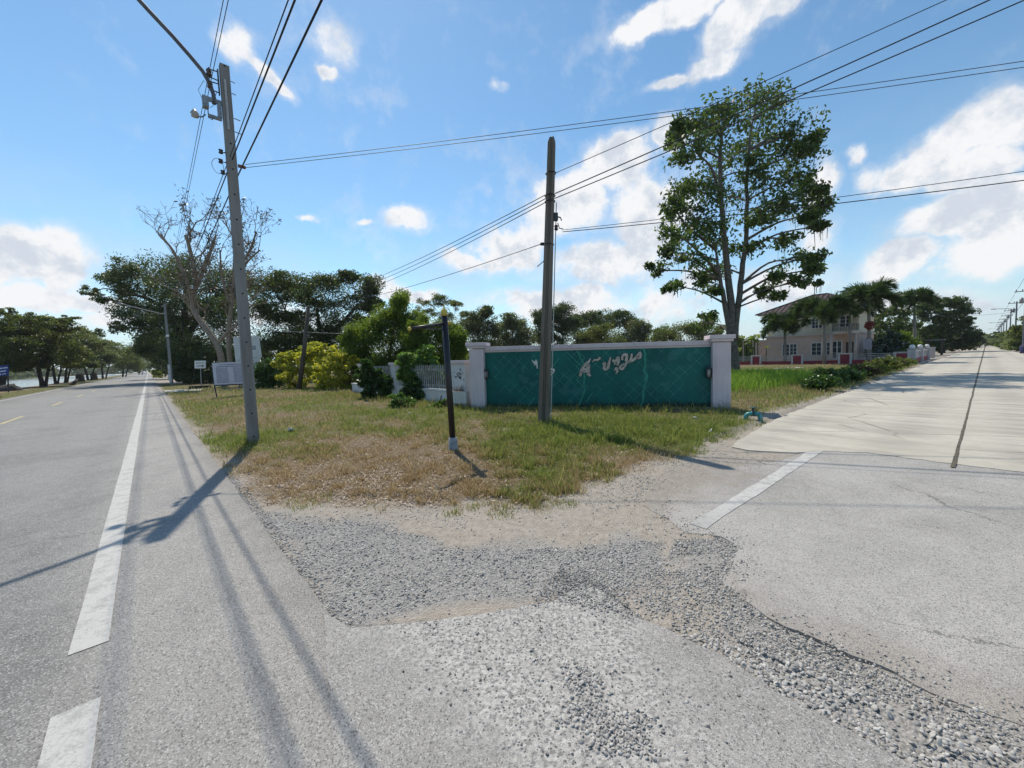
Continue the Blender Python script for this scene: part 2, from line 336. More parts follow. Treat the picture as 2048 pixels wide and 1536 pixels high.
def make_ground():
    ang = np.concatenate([np.arange(-78, 78, .28), np.arange(78, 282, 3.0)]); ang = np.radians(ang)
    rad = np.concatenate([[0.02, .2], np.exp(np.arange(math.log(.45), math.log(1500), .0165))])
    A, Rr = np.meshgrid(ang, rad); x = (Rr * np.sin(A)).ravel(); y = (Rr * np.cos(A)).ravel()
    z = ground_z(x, y); na = len(ang); nr = len(rad)
    i = np.arange(nr - 1)[:, None] * na; j = np.arange(na)[None, :]; j2 = (j + 1) % na
    Fq = np.stack([i + j, i + na + j, i + na + j2, i + j2], -1).reshape(-1, 4)[:, ::-1]
    cov, gr = corner_fields(x, y)
    l1 = x * N1[0] + y * N1[1]
    wob = .16 * (fbm(x, y, 3, 4, 51) - .5)
    grav = sstep(-.10, .16, sdf(x, y, GRAVEL) + .55 * (fbm(x, y, 2.2, 4, 171) - .5))
    front = (np.hypot(x, y) < 4.2) & (sdf(x, y, GRAVEL) < 0) & (y < 3.0)
    grav = np.maximum(grav, np.where(front, .75 * sstep(.38, .6, fbm(x, y, 2.2, 3, 57)), 0))
    sand = sstep(-.03, .09, sdf(x, y, SANDSTREAK) + wob); grav = grav * (1 - sand)
    bank = sstep(9.0, 10.5, l1 + 1.2 * (fbm(x, y, .3, 3, 61) - .5)) * sstep(18, 12, l1) 
    cov = np.where(l1 > 7.0, 1 - bank * .8, cov)
    gr = np.where(l1 > 7.0, .6, gr)
    k = NT('ground_soil')
    a_c, a_g, a_v, a_s = k.attr('cover'), k.attr('green'), k.attr('gravelly'), k.attr('bank')
    n1, n2, n3 = k.noise(1.4, 6, .6), k.noise(14, 6, .65), k.noise(90, 3, .6)
    v = k.vor(75, out='Color'); vs = k.sep(v)[0]
    dirt = k.mix(n1, (.33, .295, .25), (.42, .385, .335)); dirt = k.mix(k.mr(n2, .35, .7), dirt, (.27, .24, .20))
    dirt = k.mix(k.math('MULTIPLY', vs, .45), dirt, (.26, .22, .18)); dirt = k.mix(k.math('MULTIPLY', k.mr(n3, .5, .75), .5), dirt, (.50, .45, .385))
    under = k.mix(k.mr(n2, .3, .7), (.10, .075, .048), (.20, .15, .095)); under = k.mix(k.mr(n3, .5, .7), under, (.33, .265, .18))
    grn = k.mix(k.mr(n2, .3, .7), (.060, .075, .022), (.145, .15, .05)); grn = k.mix(k.mr(n3, .5, .8), grn, (.22, .20, .09))
    c = k.mix(a_c, dirt, k.mix(k.mr(a_g, .25, .75), under, grn))
    vq = k.sep(k.vor(110, out='Color'))[1]; stone = k.mix(vq, (.12, .116, .112), (.44, .43, .41)); stone = k.mix(.5, stone, k.mix(vs, (.15, .143, .134), (.40, .385, .355)))
    c = k.mix(a_v, c, stone); c = k.mix(a_s, c, k.mix(n2, (.20, .12, .07), (.33, .22, .14)))
    h = k.math('ADD', k.math('MULTIPLY', k.vor(75), .6), k.math('MULTIPLY', n2, 1.0))
    k.bsdf(c, .95, k.bump(h, .6, .02), 0, .15)
    return tag(npmesh('ground', np.stack([x, y, z], 1), Fq, k.m, None, dict(cover=cov, green=gr, gravelly=grav, bank=np.where(l1 > 7, bank, 0)), True), kind='structure')
make_ground()

def asphalt(name, lane=None, base=(.245, .24, .235), dark=(.175, .175, .175), chip=None, speck=1.0, dusty=False):
    k = NT(name); l1 = k.dotc((N1[0], N1[1], 0))
    n1, n2, n3 = k.noise(.9, 5, .6), k.noise(7, 5, .6), k.noise(160, 3, .65)
    vc = k.vor(165, out='Color'); vr = k.sep(vc)
    fine = k.vor(460, out='Color'); fr = k.sep(fine)[0]
    c = k.mix(k.mr(k.math('ADD', k.math('MULTIPLY', n1, .65), k.math('MULTIPLY', n2, .35)), .33, .67), dark, base)
    if lane:
        f = k.mr(k.math('ADD', l1, k.math('MULTIPLY', k.math('SUBTRACT', n1, .5), .5)), .25, .75)
        tr = k.mr(k.math('ABSOLUTE', k.math('SUBTRACT', k.math('ABSOLUTE', k.math('SUBTRACT', l1, 2.0)), .8)), .1, .55, .35, 0)
        c = k.mix(f, c, k.mix(k.math('ADD', k.mr(n2, .3, .7), tr), lane[0], lane[1]))
        stain = k.mr(k.noise(1, 6, .6, k.mapv((1.6, .16, 1), (0, 0, -math.atan2(D1[0], D1[1]) * -1))), .42, .75, 0, .35)
        c = k.mix(stain, c, (.135, .14, .14))
    big = k.noise(.5, 7, .62, None, .6); c = k.mix(k.mr(big, .47, .64, 0, .55), c, k.mix(1.0, c, (.60, .59, .58), 'MULTIPLY')); c = k.mix(k.mr(k.noise(1.7, 7, .66, None, .4), .56, .7, 0, .4), c, k.mix(1.0, c, (1.3, 1.27, 1.22), 'MULTIPLY'))
    sp_ = k.math('MULTIPLY', k.mr(k.vor(1.3), .12, .03), k.mr(k.noise(6, 5, .6), .45, .6)); c = k.mix(k.math('MULTIPLY', sp_, .55), c, (.10, .085, .08))
    # aggregate: pale and dark chips
    c = k.mix(k.math('MULTIPLY', k.mr(vr[0], .70, .95), .55 * speck), c, (.54, .53, .51)); c = k.mix(k.math('MULTIPLY', k.mr(vr[1], .70, .95), .75 * speck), c, (.075, .073, .073))
    c = k.mix(k.math('MULTIPLY', k.mr(fr, .6, 1), .35), c, (.40, .40, .39))
    pit = k.math('MULTIPLY', k.mr(k.vor(26), .16, .05), k.mr(k.noise(3, 3), .52, .62)); c = k.mix(k.math('MULTIPLY', pit, .75), c, (.05, .05, .055))
    h = k.math('ADD', k.math('MULTIPLY', k.vor(165), .9), k.math('MULTIPLY', n3, .5))
    h = k.math('SUBTRACT', h, k.math('MULTIPLY', pit, 1.2))
    if chip:
        xs = k.sep(k.co)
        f = k.math('MULTIPLY', k.mr(k.math('ADD', l1, k.math('MULTIPLY', k.math('SUBTRACT', k.noise(5, 6, .65), .5), .55)), -.72, -1.0), k.mr(k.math('ADD', xs[0], k.math('MULTIPLY', k.math('SUBTRACT', k.noise(4, 6, .6), .5), .6)), .95, .45))
        cell = k.vor(62, out='Color'); ce = k.sep(cell); dd = k.vor(62)
        pale = k.mix(ce[0], (.33, .315, .293), (.50, .482, .45)); pale = k.mix(k.mr(k.noise(48, 4, .65), .47, .64), pale, (.20, .195, .187))
        sock = k.math('MULTIPLY', k.mr(dd, .36, .22), k.mr(ce[1], .50, .56))
        pale = k.mix(k.math('MULTIPLY', sock, .8), pale, (.10, .10, .10))
        c = k.mix(f, c, pale)
        h = k.math('ADD', h, k.math('MULTIPLY', f, k.math('SUBTRACT', k.math('MULTIPLY', k.noise(55, 4, .65), 3.0), k.math('MULTIPLY', sock, 3.0))))
    if dusty:
        l2 = k.dotc((N2[0], N2[1], 0)); s2 = k.dotc((D2[0], D2[1], 0)); nn = k.noise(2.6, 7, .65); f = k.math('MAXIMUM', k.mr(k.math('ADD', l2, k.math('MULTIPLY', k.math('SUBTRACT', nn, .5), 1.5)), -1.55, -2.2), k.mr(k.math('ADD', s2, k.math('MULTIPLY', k.math('SUBTRACT', nn, .5), 1.4)), 3.0, 2.2, 0, .75))
        f = k.math('MULTIPLY', f, k.mr(k.noise(30, 4, .6), .3, .5, .45, 1)); c = k.mix(f, c, k.mix(k.mr(vr[2], .55, .9), k.mix(n2, (.25, .215, .175), (.38, .335, .285)), (.16, .145, .13)))
    # hairline cracks
    va = k.n('ShaderNodeVectorMath'); va.operation = 'MULTIPLY_ADD'; nz = k.n('ShaderNodeTexNoise'); nz.inputs['Scale'].default_value = 2.2; nz.inputs['Detail'].default_value = 7; nz.inputs['Roughness'].default_value = .65; k.put(nz.inputs['Vector'], k.co); k.put(va.inputs[0], nz.outputs['Color']); va.inputs[1].default_value = (.55, .55, 0); k.put(va.inputs[2], k.co)
    cr = k.mr(k.vor(.42, 'DISTANCE_TO_EDGE', k.mapv((1, 1, 1), (0, 0, .4), (3.3, 1.2, 0), va.outputs[0])), .004, .0015)
    wv = k.math('MULTIPLY', cr, k.mr(k.noise(.45, 3, .5), .5, .58)); c = k.mix(k.math('MULTIPLY', wv, .6), c, (.09, .085, .08))
    k.bsdf(c, .82, k.bump(h, .55, .006), 0, .35); return k.m

def strip(name, s_list, l_list, fn, mat, z=0.0, jag=None, skirt=.09):
    """grid sheet in a road frame with side skirts"""
    s = np.array(s_list); l = np.array(l_list); S, Lm = np.meshgrid(s, l, indexing='ij')
    if jag:
        w0 = np.zeros(len(l)); w0[0] = 1; w1 = np.zeros(len(l)); w1[-1] = 1
        Lm = Lm + jag * (fbm(s, s * 0, 3.1, 5, 71) - .5)[:, None] * w0 + jag * (fbm(s, s * 0 + 9, 3.1, 5, 73) - .5)[:, None] * w1
    D, N = fn; x = S * D[0] + Lm * N[0]; y = S * D[1] + Lm * N[1]; ns, nl = S.shape
    V = np.stack([x.ravel(), y.ravel(), np.full(x.size, z)], 1)
    i = np.arange(ns - 1)[:, None] * nl; j = np.arange(nl - 1)[None, :]
    Fq = np.stack([i + j, i + j + 1, i + nl + j + 1, i + nl + j], -1).reshape(-1, 4)
    if skirt:
        for col in (0, nl - 1):
            b = len(V); idx = np.arange(ns) * nl + col; lo = V[idx].copy(); lo[:, 2] -= skirt; V = np.concatenate([V, lo])
            q = np.stack([idx[:-1], idx[1:], b + np.arange(1, ns), b + np.arange(ns - 1)], -1); Fq = np.concatenate([Fq, q])
    cr = (np.cross(V[Fq[0][1]] - V[Fq[0][0]], V[Fq[0][2]] - V[Fq[0][0]])[2])
    if cr < 0: Fq = Fq[:, ::-1]
    return tag(npmesh(name, V, Fq, mat), kind='structure')
def slab(name, poly, z, mat, jag=.03, skirt=.08, step=.04, seed=5):
    pts = []
    for i in range(len(poly)):
        a, b = poly[i], poly[(i + 1) % len(poly)]; L = math.hypot(b[0] - a[0], b[1] - a[1]); n = max(1, int(L / step))
        if math.hypot(*a) > 25: n = max(1, n // 10)
        for q in range(n): pts.append((a[0] + (b[0] - a[0]) * q / n, a[1] + (b[1] - a[1]) * q / n))
    P = np.array(pts); P = P + jag * np.stack([fbm(P[:, 0], P[:, 1], 5, 5, seed) - .5, fbm(P[:, 0], P[:, 1], 5, 5, seed + 3) - .5], 1) * 2
    ar = np.sum(P[:, 0] * np.roll(P[:, 1], -1) - np.roll(P[:, 0], -1) * P[:, 1])
    if ar < 0: P = P[::-1]
    n = len(P); mb = MB(); vs = [(p[0], p[1], z) for p in P] + [(p[0], p[1], z - skirt) for p in P]
    mb.add(vs, [tuple(range(n))] + [(i, n + i, n + (i + 1) % n, (i + 1) % n) for i in range(n)])
    return tag(mb.build(name, mat), kind='structure')
sgrid = np.concatenate([np.arange(-30, -2, 2), np.arange(-2, 14, .03), np.arange(14, 60, .5), np.arange(60, 460, 10)])
M_MAIN = asphalt('main_asphalt', lane=((.172, .172, .165), (.232, .228, .215)), base=(.335, .318, .294), dark=(.258, .245, .226))
strip('main_road', sgrid, [-.69, -.2, .35, 3.5, 7.05], (D1, N1), M_MAIN, 0.0, .035)
M_APR = asphalt('apron_asphalt', base=(.335, .318, .294), dark=(.258, .245, .226), chip=True)
slab('road_apron', APRON, .004, M_APR, .025, .06)
M_SIDE = asphalt('side_asphalt', base=(.405, .383, .352), dark=(.312, .295, .27), speck=.9, dusty=True)
slab('side_road', SIDE, .0, M_SIDE, .05, .07, seed=15)

def concrete_mat():
    k = NT('road_concrete'); s = k.dotc((D2[0], D2[1], 0)); l = k.dotc((N2[0], N2[1], 0))
    vec = k.n('ShaderNodeCombineXYZ'); k.put(vec.inputs[0], s); k.put(vec.inputs[1], l); v = vec.outputs[0]
    n1 = k.noise(.6, 6, .6, v); n2 = k.noise(5, 6, .65, v); n3 = k.noise(60, 4, .6, v); st = k.noise(1, 6, .6, k.mapv((2.2, .35, 1), vec=v))
    c = k.mix(k.mr(n1, .3, .7), (.42, .39, .325), (.52, .485, .415)); c = k.mix(k.mr(n2, .4, .75, 0, .6), c, (.36, .33, .275)); c = k.mix(k.mr(st, .42, .68, 0, .65), c, (.32, .297, .255))
    tw = k.mr(k.math('ABSOLUTE', k.math('SUBTRACT', k.math('ABSOLUTE', k.math('SUBTRACT', k.math('ABSOLUTE', k.math('ADD', l, .21)), 1.4)), .75)), .45, .05, 0, .4); c = k.mix(k.math('MULTIPLY', tw, k.mr(st, .3, .6)), c, (.25, .235, .21)); c = k.mix(k.mr(n3, .5, .8, 0, .5), c, (.52, .49, .43))
    # transverse joints every 10 m, dark and thin, and a few cracks
    fr = k.math('ABSOLUTE', k.math('SUBTRACT', k.math('FRACT', k.math('MULTIPLY', k.math('ADD', s, k.math('MULTIPLY', n2, .04)), .1)), .5))
    j = k.mr(fr, .003, .001); cr = k.math('MULTIPLY', k.mr(k.vor(.33, 'DISTANCE_TO_EDGE', k.mapv((1, 1, 1), (0, 0, .7), (1.7, 0, 0), v)), .008, .003), k.mr(n1, .46, .56))
    dk = k.math('MAXIMUM', k.math('MULTIPLY', j, .7), k.math('MULTIPLY', cr, .55)); c = k.mix(dk, c, (.13, .115, .09))
    h = k.math('SUBTRACT', k.math('ADD', n3, k.math('MULTIPLY', k.noise(25, 5, .6, k.mapv((6, .6, 1), vec=v)), .8)), k.math('MULTIPLY', dk, 2))
    k.bsdf(c, .88, k.bump(h, .35, .006), 0, .25); return k.m
CONC = [P2(7.25, 3.0), P2(7.25, -1.0), P2(7.0, -1.45), P2(6.6, -1.7), P2(6.35, -2.2), P2(6.4, -2.48), P2(7.0, -2.6), P2(9.7, -2.84), P2(14, -2.93), P2(60, -2.95), P2(520, -2.95), P2(520, 2.75), P2(60, 2.75), P2(9, 2.95)]
slab('concrete_road', CONC, .0062, concrete_mat(), .05, .085, step=.06, seed=25)
# joint between the two concrete lanes: dark seal, with dry weeds in its near end
k = NT('joint_seal'); nn = k.noise(14, 5, .65); k.bsdf(k.mix(k.mr(nn, .35, .65), (.06, .055, .045), (.14, .12, .085)), .95)
sg = np.concatenate([np.arange(7.0, 30, .08), np.arange(30, 330, 5)])
jl = -.21 + .03 * (fbm(sg, sg * 0, .7, 4, 81) - .5)
jw = .007 + .012 * fbm(sg, sg * 0 + 4, 1.5, 4, 83) * sstep(14, 7, sg) + .0006 * sg
V = np.concatenate([np.stack([sg * D2[0] + (jl - jw) * N2[0], sg * D2[1] + (jl - jw) * N2[1], sg * 0 + .0102], 1), np.stack([sg * D2[0] + (jl + jw) * N2[0], sg * D2[1] + (jl + jw) * N2[1], sg * 0 + .0102], 1)])
ii = np.arange(len(sg) - 1); tag(npmesh('road_joint', V, np.stack([ii + len(sg), ii + len(sg) + 1, ii + 1, ii], -1)[:, ::-1], k.m), kind='structure')

# ---- painted lines
def paint(name, col, worn, fade=False):
    k = NT(name); n1, n2 = k.noise(9, 7, .68), k.noise(120, 4, .7); w = k.mr(k.math('ADD', k.math('MULTIPLY', n1, .6), k.math('MULTIPLY', n2, .4)), worn - .06, worn + .07)
    if fade: w = k.math('MAXIMUM', w, k.mr(k.math('ADD', k.dotc((D2[0], D2[1], 0)), k.math('MULTIPLY', k.math('SUBTRACT', n1, .5), 2.2)), 4.0, 2.9, 0, 1.25))
    cr = k.mr(k.vor(3.2, 'DISTANCE_TO_EDGE', k.mapv((1, .35, 1), (0, 0, .75))), .012, .004, 0, .3)
    c = k.mix(k.mr(n1, .35, .7), tuple(q * .86 for q in col), col); c = k.mix(k.math('MAXIMUM', k.math('MULTIPLY', w, .75), cr), c, (.27, .265, .255))
    k.bsdf(c, .75, k.bump(n2, .3, .004), 0, .3); return k.m
WHITE = paint('worn_white_paint', (.53, .52, .49), .52); WORNW = paint('very_worn_white_paint', (.52, .51, .485), .51); STOPW = paint('fading_white_paint', (.55, .54, .51), .505, True); YEL = paint('faded_yellow_paint', (.56, .45, .20), .53)
def line(name, s0, s1, l0, l1, fn, mat, z=.004, step=.05, jag=.012):
    n = max(2, int((s1 - s0) / step)); n = min(n, 400); s = np.linspace(s0, s1, n); return strip(name, s, [l0, l1], fn, mat, z, jag, 0)
line('edge_line_marking', 3.08, 340, .265, .415, (D1, N1), WHITE)
line('edge_line_marking', 1.2, 2.57, .265, .415, (D1, N1), WHITE)
line('edge_line_marking', -8, .2, .265, .415, (D1, N1), WHITE)
line('far_edge_line_marking', -20, 340, 6.62, 6.74, (D1, N1), WORNW)
for q in range(-2, 26): line('centre_line_marking', 20.6 + q * 9.0 - .8, 23.6 + q * 9.0 - .8, 3.44, 3.54, (D1, N1), YEL)
line('stop_line_marking', 3.25, 7.02, -1.60, -1.46, (D2, N2), STOPW, .004, .03, .03)
# ---- river
k = NT('river_water'); k.bsdf((.20, .24, .25), .12, k.bump(k.noise(1, 5, .6, k.mapv((2.5, .5, 1), (0, 0, .75))), .35, .25), 0, .5)
mb = MB(); q = [P1(-120, 11.5), P1(900, 11.5), P1(900, 66), P1(-120, 66)]
mb.add([(a, b, -.85) for a, b in q], [(0, 1, 2, 3)]); w = mb.build('river_water', k.m); w.data.flip_normals() if w.data.polygons[0].normal.z < 0 else None; tag(w, kind='structure')
# driveway crossing the verge beyond the notice board
slab('driveway', [P1(36.0, -.75), P1(39.5, -.75), P1(33.5, -9.5), P1(31, -14), P1(29.8, -14), P1(31.5, -9.5)], .03, simple('driveway_concrete', (.46, .43, .38), .9, .15, 4), .05, .1, .3)

# ------------------------------------------------------------------ loose stones
def ico(sub):
    import bmesh
    bm = bmesh.new(); bmesh.ops.create_icosphere(bm, subdivisions=sub, radius=1); V = np.array([v.co[:] for v in bm.verts]); Fc = np.array([[v.index for v in f.verts] for f in bm.faces]); bm.free(); return V, Fc
def rots(n):
    q = RS.randn(n, 4); q /= np.linalg.norm(q, axis=1)[:, None]; w, x, y, z = q.T
    return np.stack([1 - 2 * (y * y + z * z), 2 * (x * y - z * w), 2 * (x * z + y * w), 2 * (x * y + z * w), 1 - 2 * (x * x + z * z), 2 * (y * z - x * w), 2 * (x * z - y * w), 2 * (y * z + x * w), 1 - 2 * (x * x + y * y)], 1).reshape(n, 3, 3)
def stones(P, size, sub, jit, flat=(.9, .75, .55)):
    V, Fc = ico(sub); n = len(P); base = V[None] * (1 + jit * (RS.rand(n, len(V), 1) - .5)); sc = size[:, None] * np.array(flat)[None] * (1 + .35 * (RS.rand(n, 3) - .5))
    W = base * sc[:, None, :]; t = RS.rand(n) * 6.283; tilt = .9 * RS.randn(n, 2)
    ct, st = np.cos(t), np.sin(t); x = W[..., 0] * ct[:, None] - W[..., 1] * st[:, None]; y = W[..., 0] * st[:, None] + W[..., 1] * ct[:, None]; z = W[..., 2] + x * tilt[:, :1] * .5 + y * tilt[:, 1:] * .5
    out = np.stack([x, y, z], -1) + P[:, None, :]
    return out.reshape(-1, 3), (Fc[None] + (np.arange(n) * len(V))[:, None, None]).reshape(-1, 3)
def sample(poly, n):
    P = np.array(poly); lo, hi = P.min(0), P.max(0); p = lo + (hi - lo) * RS.rand(n * 3, 2); p = p[sdf(p[:, 0], p[:, 1], poly) > 0]; return p[:n]
def stonemat(name, cols):
    k = NT(name); r = k.isl(); ramp = k.n('ShaderNodeValToRGB'); k.put(ramp.inputs[0], r); e = ramp.color_ramp.elements; e[0].color = (*cols[0], 1); e[1].color = (*cols[-1], 1)
    for i, c in enumerate(cols[1:-1]): q = e.new((i + 1) / (len(cols) - 1)); q.color = (*c, 1)
    c = k.mix(k.mr(k.noise(120, 4), .35, .7, 0, .35), ramp.outputs[0], (.42, .40, .37)); k.bsdf(c, .85, None, 0, .25); MATS[name] = k.m; return k.m
GREYST = stonemat('crushed_grey_stone', [(.14, .135, .128), (.28, .27, .255), (.40, .385, .355), (.53, .51, .475), (.21, .203, .195), (.45, .43, .40), (.18, .173, .165)])
def zed(p): return ground_z(p[:, 0], p[:, 1])
parts = []
def put(p, smin, smax, sub, jit, sink, flat=(.9, .75, .55), z=None, pw=2.0):
    s = smin + (smax - smin) * RS.rand(len(p)) ** pw; zz = (zed(p) if z is None else np.full(len(p), z)) + s * sink
    parts.append(stones(np.column_stack([p, zz]), s, sub, jit, flat))
GB = [(q[0] * 1.0, q[1] * 1.0) for q in GRAVEL]; p = np.concatenate([sample(GRAVEL, 22000), sample(PX([(500, 985), (700, 1010), (860, 1050), (1020, 1080), (1350, 1050), (1380, 1130), (1260, 1200), (1100, 1110), (800, 1070), (560, 1040)]), 6000)]); eg = sdf(p[:, 0], p[:, 1], GRAVEL) + .55 * (fbm(p[:, 0], p[:, 1], 2.2, 4, 171) - .5); keep = RS.rand(len(p)) < sstep(-.12, .16, eg) * np.clip(.55 + .6 * sstep(.28, .5, fbm(p[:, 0], p[:, 1], 2.4, 4, 91)), .1, 1); sst = sdf(p[:, 0], p[:, 1], SANDSTREAK); keep &= (sst < 0) | (RS.rand(len(p)) < .12)
put(p[keep], .0025, .0120, 1, .6, .10, (1.05, .75, .40), pw=3.2)
STRIP = PX([(1180, 1130), (1330, 1120), (1350, 1078), (1440, 1076), (1478, 1095), (1450, 1165), (1535, 1236), (1620, 1272), (1700, 1312), (1900, 1398), (2060, 1455)]) + [(2.6, .9), (2.2, .2)] + PX([(1830, 1540), (1700, 1462), (1560, 1392), (1440, 1312), (1280, 1242), (1200, 1182)])
p = sample(STRIP, 16000); r = fbm(p[:, 0], p[:, 1], 3, 3, 95); d = np.hypot(p[:, 0], p[:, 1]); keep = RS.rand(len(p)) < np.where(p[:, 0] < .98, .10 + .75 * sstep(.40, .62, r), .45 + .75 * sstep(.3, .5, r))
SANDP = [PX([(1750, 1410), (1790, 1395), (1830, 1440), (1850, 1500), (1800, 1490)]), PX([(1310, 1115), (1440, 1105), (1450, 1130), (1330, 1140)])]
for sp in SANDP: keep &= (sdf(p[:, 0], p[:, 1], sp) + .05 * (fbm(p[:, 0], p[:, 1], 9, 3, 97) - .5) < 0) | (RS.rand(len(p)) < .15)
p = p[keep]; d = np.hypot(p[:, 0], p[:, 1]); put(p[d < 2.2], .0045, .014, 2, .3, .12, (1, .8, .5), None, 1.6); put(p[d >= 2.2], .004, .011, 1, .5, .2)
p = sample(PX([(1120, 1130), (1170, 1135), (1290, 1240), (1250, 1235), (1120, 1205), (1060, 1215), (1080, 1180)]), 1500); eg = fbm(p[:, 0], p[:, 1], 5, 4, 181); p = p[eg > .47]; put(p, .003, .010, 1, .5, .2, z=.004)
p = sample(PITGRAVEL, 2600); e_ = sdf(p[:, 0], p[:, 1], PITGRAVEL) - .05 + .42 * (fbm(p[:, 0], p[:, 1], 7, 4, 151) - .5); p = p[RS.rand(len(p)) < sstep(-.04, .13, e_)]; put(p, .0035, .010, 2, .3, .2, (.95, .85, .65), .004, 1.4)
p = sample(APRON, 5200); l1 = p[:, 0] * N1[0] + p[:, 1] * N1[1]; keep = (RS.rand(len(p)) < sstep(-.75, -1.1, l1) * sstep(1.15, .5, p[:, 0]) * (.15 + .95 * sstep(.4, .65, fbm(p[:, 0], p[:, 1], 3, 3, 99)))) & (p[:, 1] > .9); put(p[keep], .003, .010, 1, .3, -.05, (.95, .85, .7), .004, 2.2)
p = sample(PX([(520, 1030), (1450, 880), (1500, 900), (1440, 1080), (1340, 1130), (1000, 1110)]), 11000); keep = RS.rand(len(p)) < .2 + .9 * sstep(.45, .65, fbm(p[:, 0], p[:, 1], 2, 3, 101)); put(p[keep], .0035, .012, 1, .55, .1)
p = []
for q in range(len(SIDE)):
    a_, b_ = SIDE[q], SIDE[(q + 1) % len(SIDE)]; L_ = math.hypot(b_[0] - a_[0], b_[1] - a_[1])
    if max(math.hypot(*a_), math.hypot(*b_)) < 6.6 and (q < 6 or q > 14): t_ = RS.rand(int(L_ * 620), 1); p.append(np.array(a_) + (np.array(b_) - np.array(a_)) * t_ + RS.randn(len(t_), 2) * (.10 if q > 14 else .22))
p = np.concatenate(p); p = p[(p[:, 1] > 1.2) & (fbm(p[:, 0], p[:, 1], 4, 3, 161) > .42)]; ins_ = sdf(p[:, 0], p[:, 1], SIDE) > 0; put(p, .003, .010, 1, .5, .2, z=.0)
p = sample(SIDE, 1500); dd = -sdf(p[:, 0], p[:, 1], SIDE); keep = RS.rand(len(p)) < .06 + np.exp(dd / .35); put(p[keep], .003, .008, 1, .4, .3, z=.0)
p = np.column_stack([RS.uniform(-3, 8, 900), RS.uniform(-.68, 2.5, 900)]); p = np.stack([p[:, 0] * D1[0] + p[:, 1] * N1[0], p[:, 0] * D1[1] + p[:, 1] * N1[1]], 1); put(p[::3], .002, .006, 1, .5, .3, z=.0, pw=3)
l = -.69 - .10 * RS.rand(2600) ** 2; s = RS.uniform(2.2, 7, 2600); p = np.stack([s * D1[0] + l * N1[0], s * D1[1] + l * N1[1]], 1); put(p, .004, .014, 1, .55, .1)
b = 0; VV = []; FF = []
for v, f in parts: VV.append(v); FF.append(f + b); b += len(v)
tag(npmesh('gravel', np.concatenate(VV), np.concatenate(FF), GREYST, None, None, False), kind='stuff')

p = sample(APRON, 16000); l1 = p[:, 0] * N1[0] + p[:, 1] * N1[1]; keep = (RS.rand(len(p)) < sstep(-.72, -1.15, l1) * sstep(1.2, .5, p[:, 0]) * (.10 + 1.0 * sstep(.42, .64, fbm(p[:, 0], p[:, 1], 2.6, 4, 231))) * .8) & (p[:, 1] > .9); p = p[keep]; sz = .0025 + .0065 * RS.rand(len(p)) ** 2.2
V, Fq = stones(np.column_stack([p, np.full(len(p), .004) - sz * .05]), sz, 1, .4, (1, .8, .8)); tag(npmesh('embedded_pebbles', V, Fq, stonemat('dark_pebble', [(.05, .05, .052), (.12, .118, .115), (.22, .215, .205), (.09, .088, .09), (.16, .155, .15)])), kind='stuff')
# ------------------------------------------------------------------ verge grass, straw and litter
def blades(P, h, w, lean, seed=0):
    n = len(P); t = RS.rand(n) * 6.283; ld = RS.rand(n) * 6.283; ln = h * lean * RS.rand(n)
    side = np.stack([np.cos(t), np.sin(t), np.zeros(n)], 1) * (w / 2)[:, None]; tip = P + np.stack([np.cos(ld) * ln, np.sin(ld) * ln, h], 1)
    mid = P + (tip - P) * .55 + np.stack([-np.cos(ld) * ln * .15, -np.sin(ld) * ln * .15, h * .06], 1)
    V = np.stack([P - side, P + side, mid + side * .75, tip, mid - side * .75], 1).reshape(-1, 3)
    b = np.arange(n)[:, None] * 5; return V, np.concatenate([np.stack([b + 0, b + 1, b + 2, b + 4], -1).reshape(-1, 4), np.concatenate([b + 4, b + 2, b + 3, b + 3], 1).reshape(-1, 4)])
def grassmat(name, dry, green, trans=.3):
    k = NT(name); r = k.isl(); g = k.attr('green')
    dr = k.n('ShaderNodeValToRGB'); k.put(dr.inputs[0], r); e = dr.color_ramp.elements; e[0].color = (*dry[0], 1); e[1].color = (*dry[-1], 1)
    for i, c in enumerate(dry[1:-1]): q = e.new((i + 1) / (len(dry) - 1)); q.color = (*c, 1)
    gr = k.n('ShaderNodeValToRGB'); k.put(gr.inputs[0], r); e = gr.color_ramp.elements; e[0].color = (*green[0], 1); e[1].color = (*green[-1], 1)
    for i, c in enumerate(green[1:-1]): q = e.new((i + 1) / (len(green) - 1)); q.color = (*c, 1)
    f = k.mr(k.math('ADD', g, k.math('MULTIPLY', k.math('SUBTRACT', k.math('FRACT', k.math('MULTIPLY', r, 17.3)), .5), .6)), .3, .62)
    c = k.mix(f, dr.outputs[0], gr.outputs[0]); b = k.bsdf(c, .7, None, 0, .2, out=False); t = k.n('ShaderNodeBsdfTranslucent'); k.put(t.inputs[0], c)
    mx = k.n('ShaderNodeMixShader'); mx.inputs[0].default_value = trans; k.t.links.new(b.outputs[0], mx.inputs[1]); k.t.links.new(t.outputs[0], mx.inputs[2]); k.t.links.new(mx.outputs[0], k.o.inputs[0]); return k.m
GM = grassmat('verge_grass', [(.40, .29, .14), (.52, .41, .22), (.27, .175, .085), (.42, .28, .15), (.60, .50, .31)], [(.14, .20, .034), (.23, .29, .06), (.36, .37, .10), (.10, .155, .03)], .48)
def polar(n, a0, a1, r0, r1):
    a = np.radians(RS.uniform(a0, a1, n)); r = 1 / (1 / r1 + (1 / r0 - 1 / r1) * RS.rand(n)); return r * np.sin(a), r * np.cos(a)
x, y = polar(620000, -52, 50, 3.1, 40)
cov, gr = corner_fields(x, y); l1 = x * N1[0] + y * N1[1]; l2 = x * N2[0] + y * N2[1]
clump = fbm(x, y, 6, 3, 111); pr = cov * (.30 + 1.0 * sstep(.36, .62, clump * .75 + .25 * gr)) * (.75 + .5 * gr) + .02
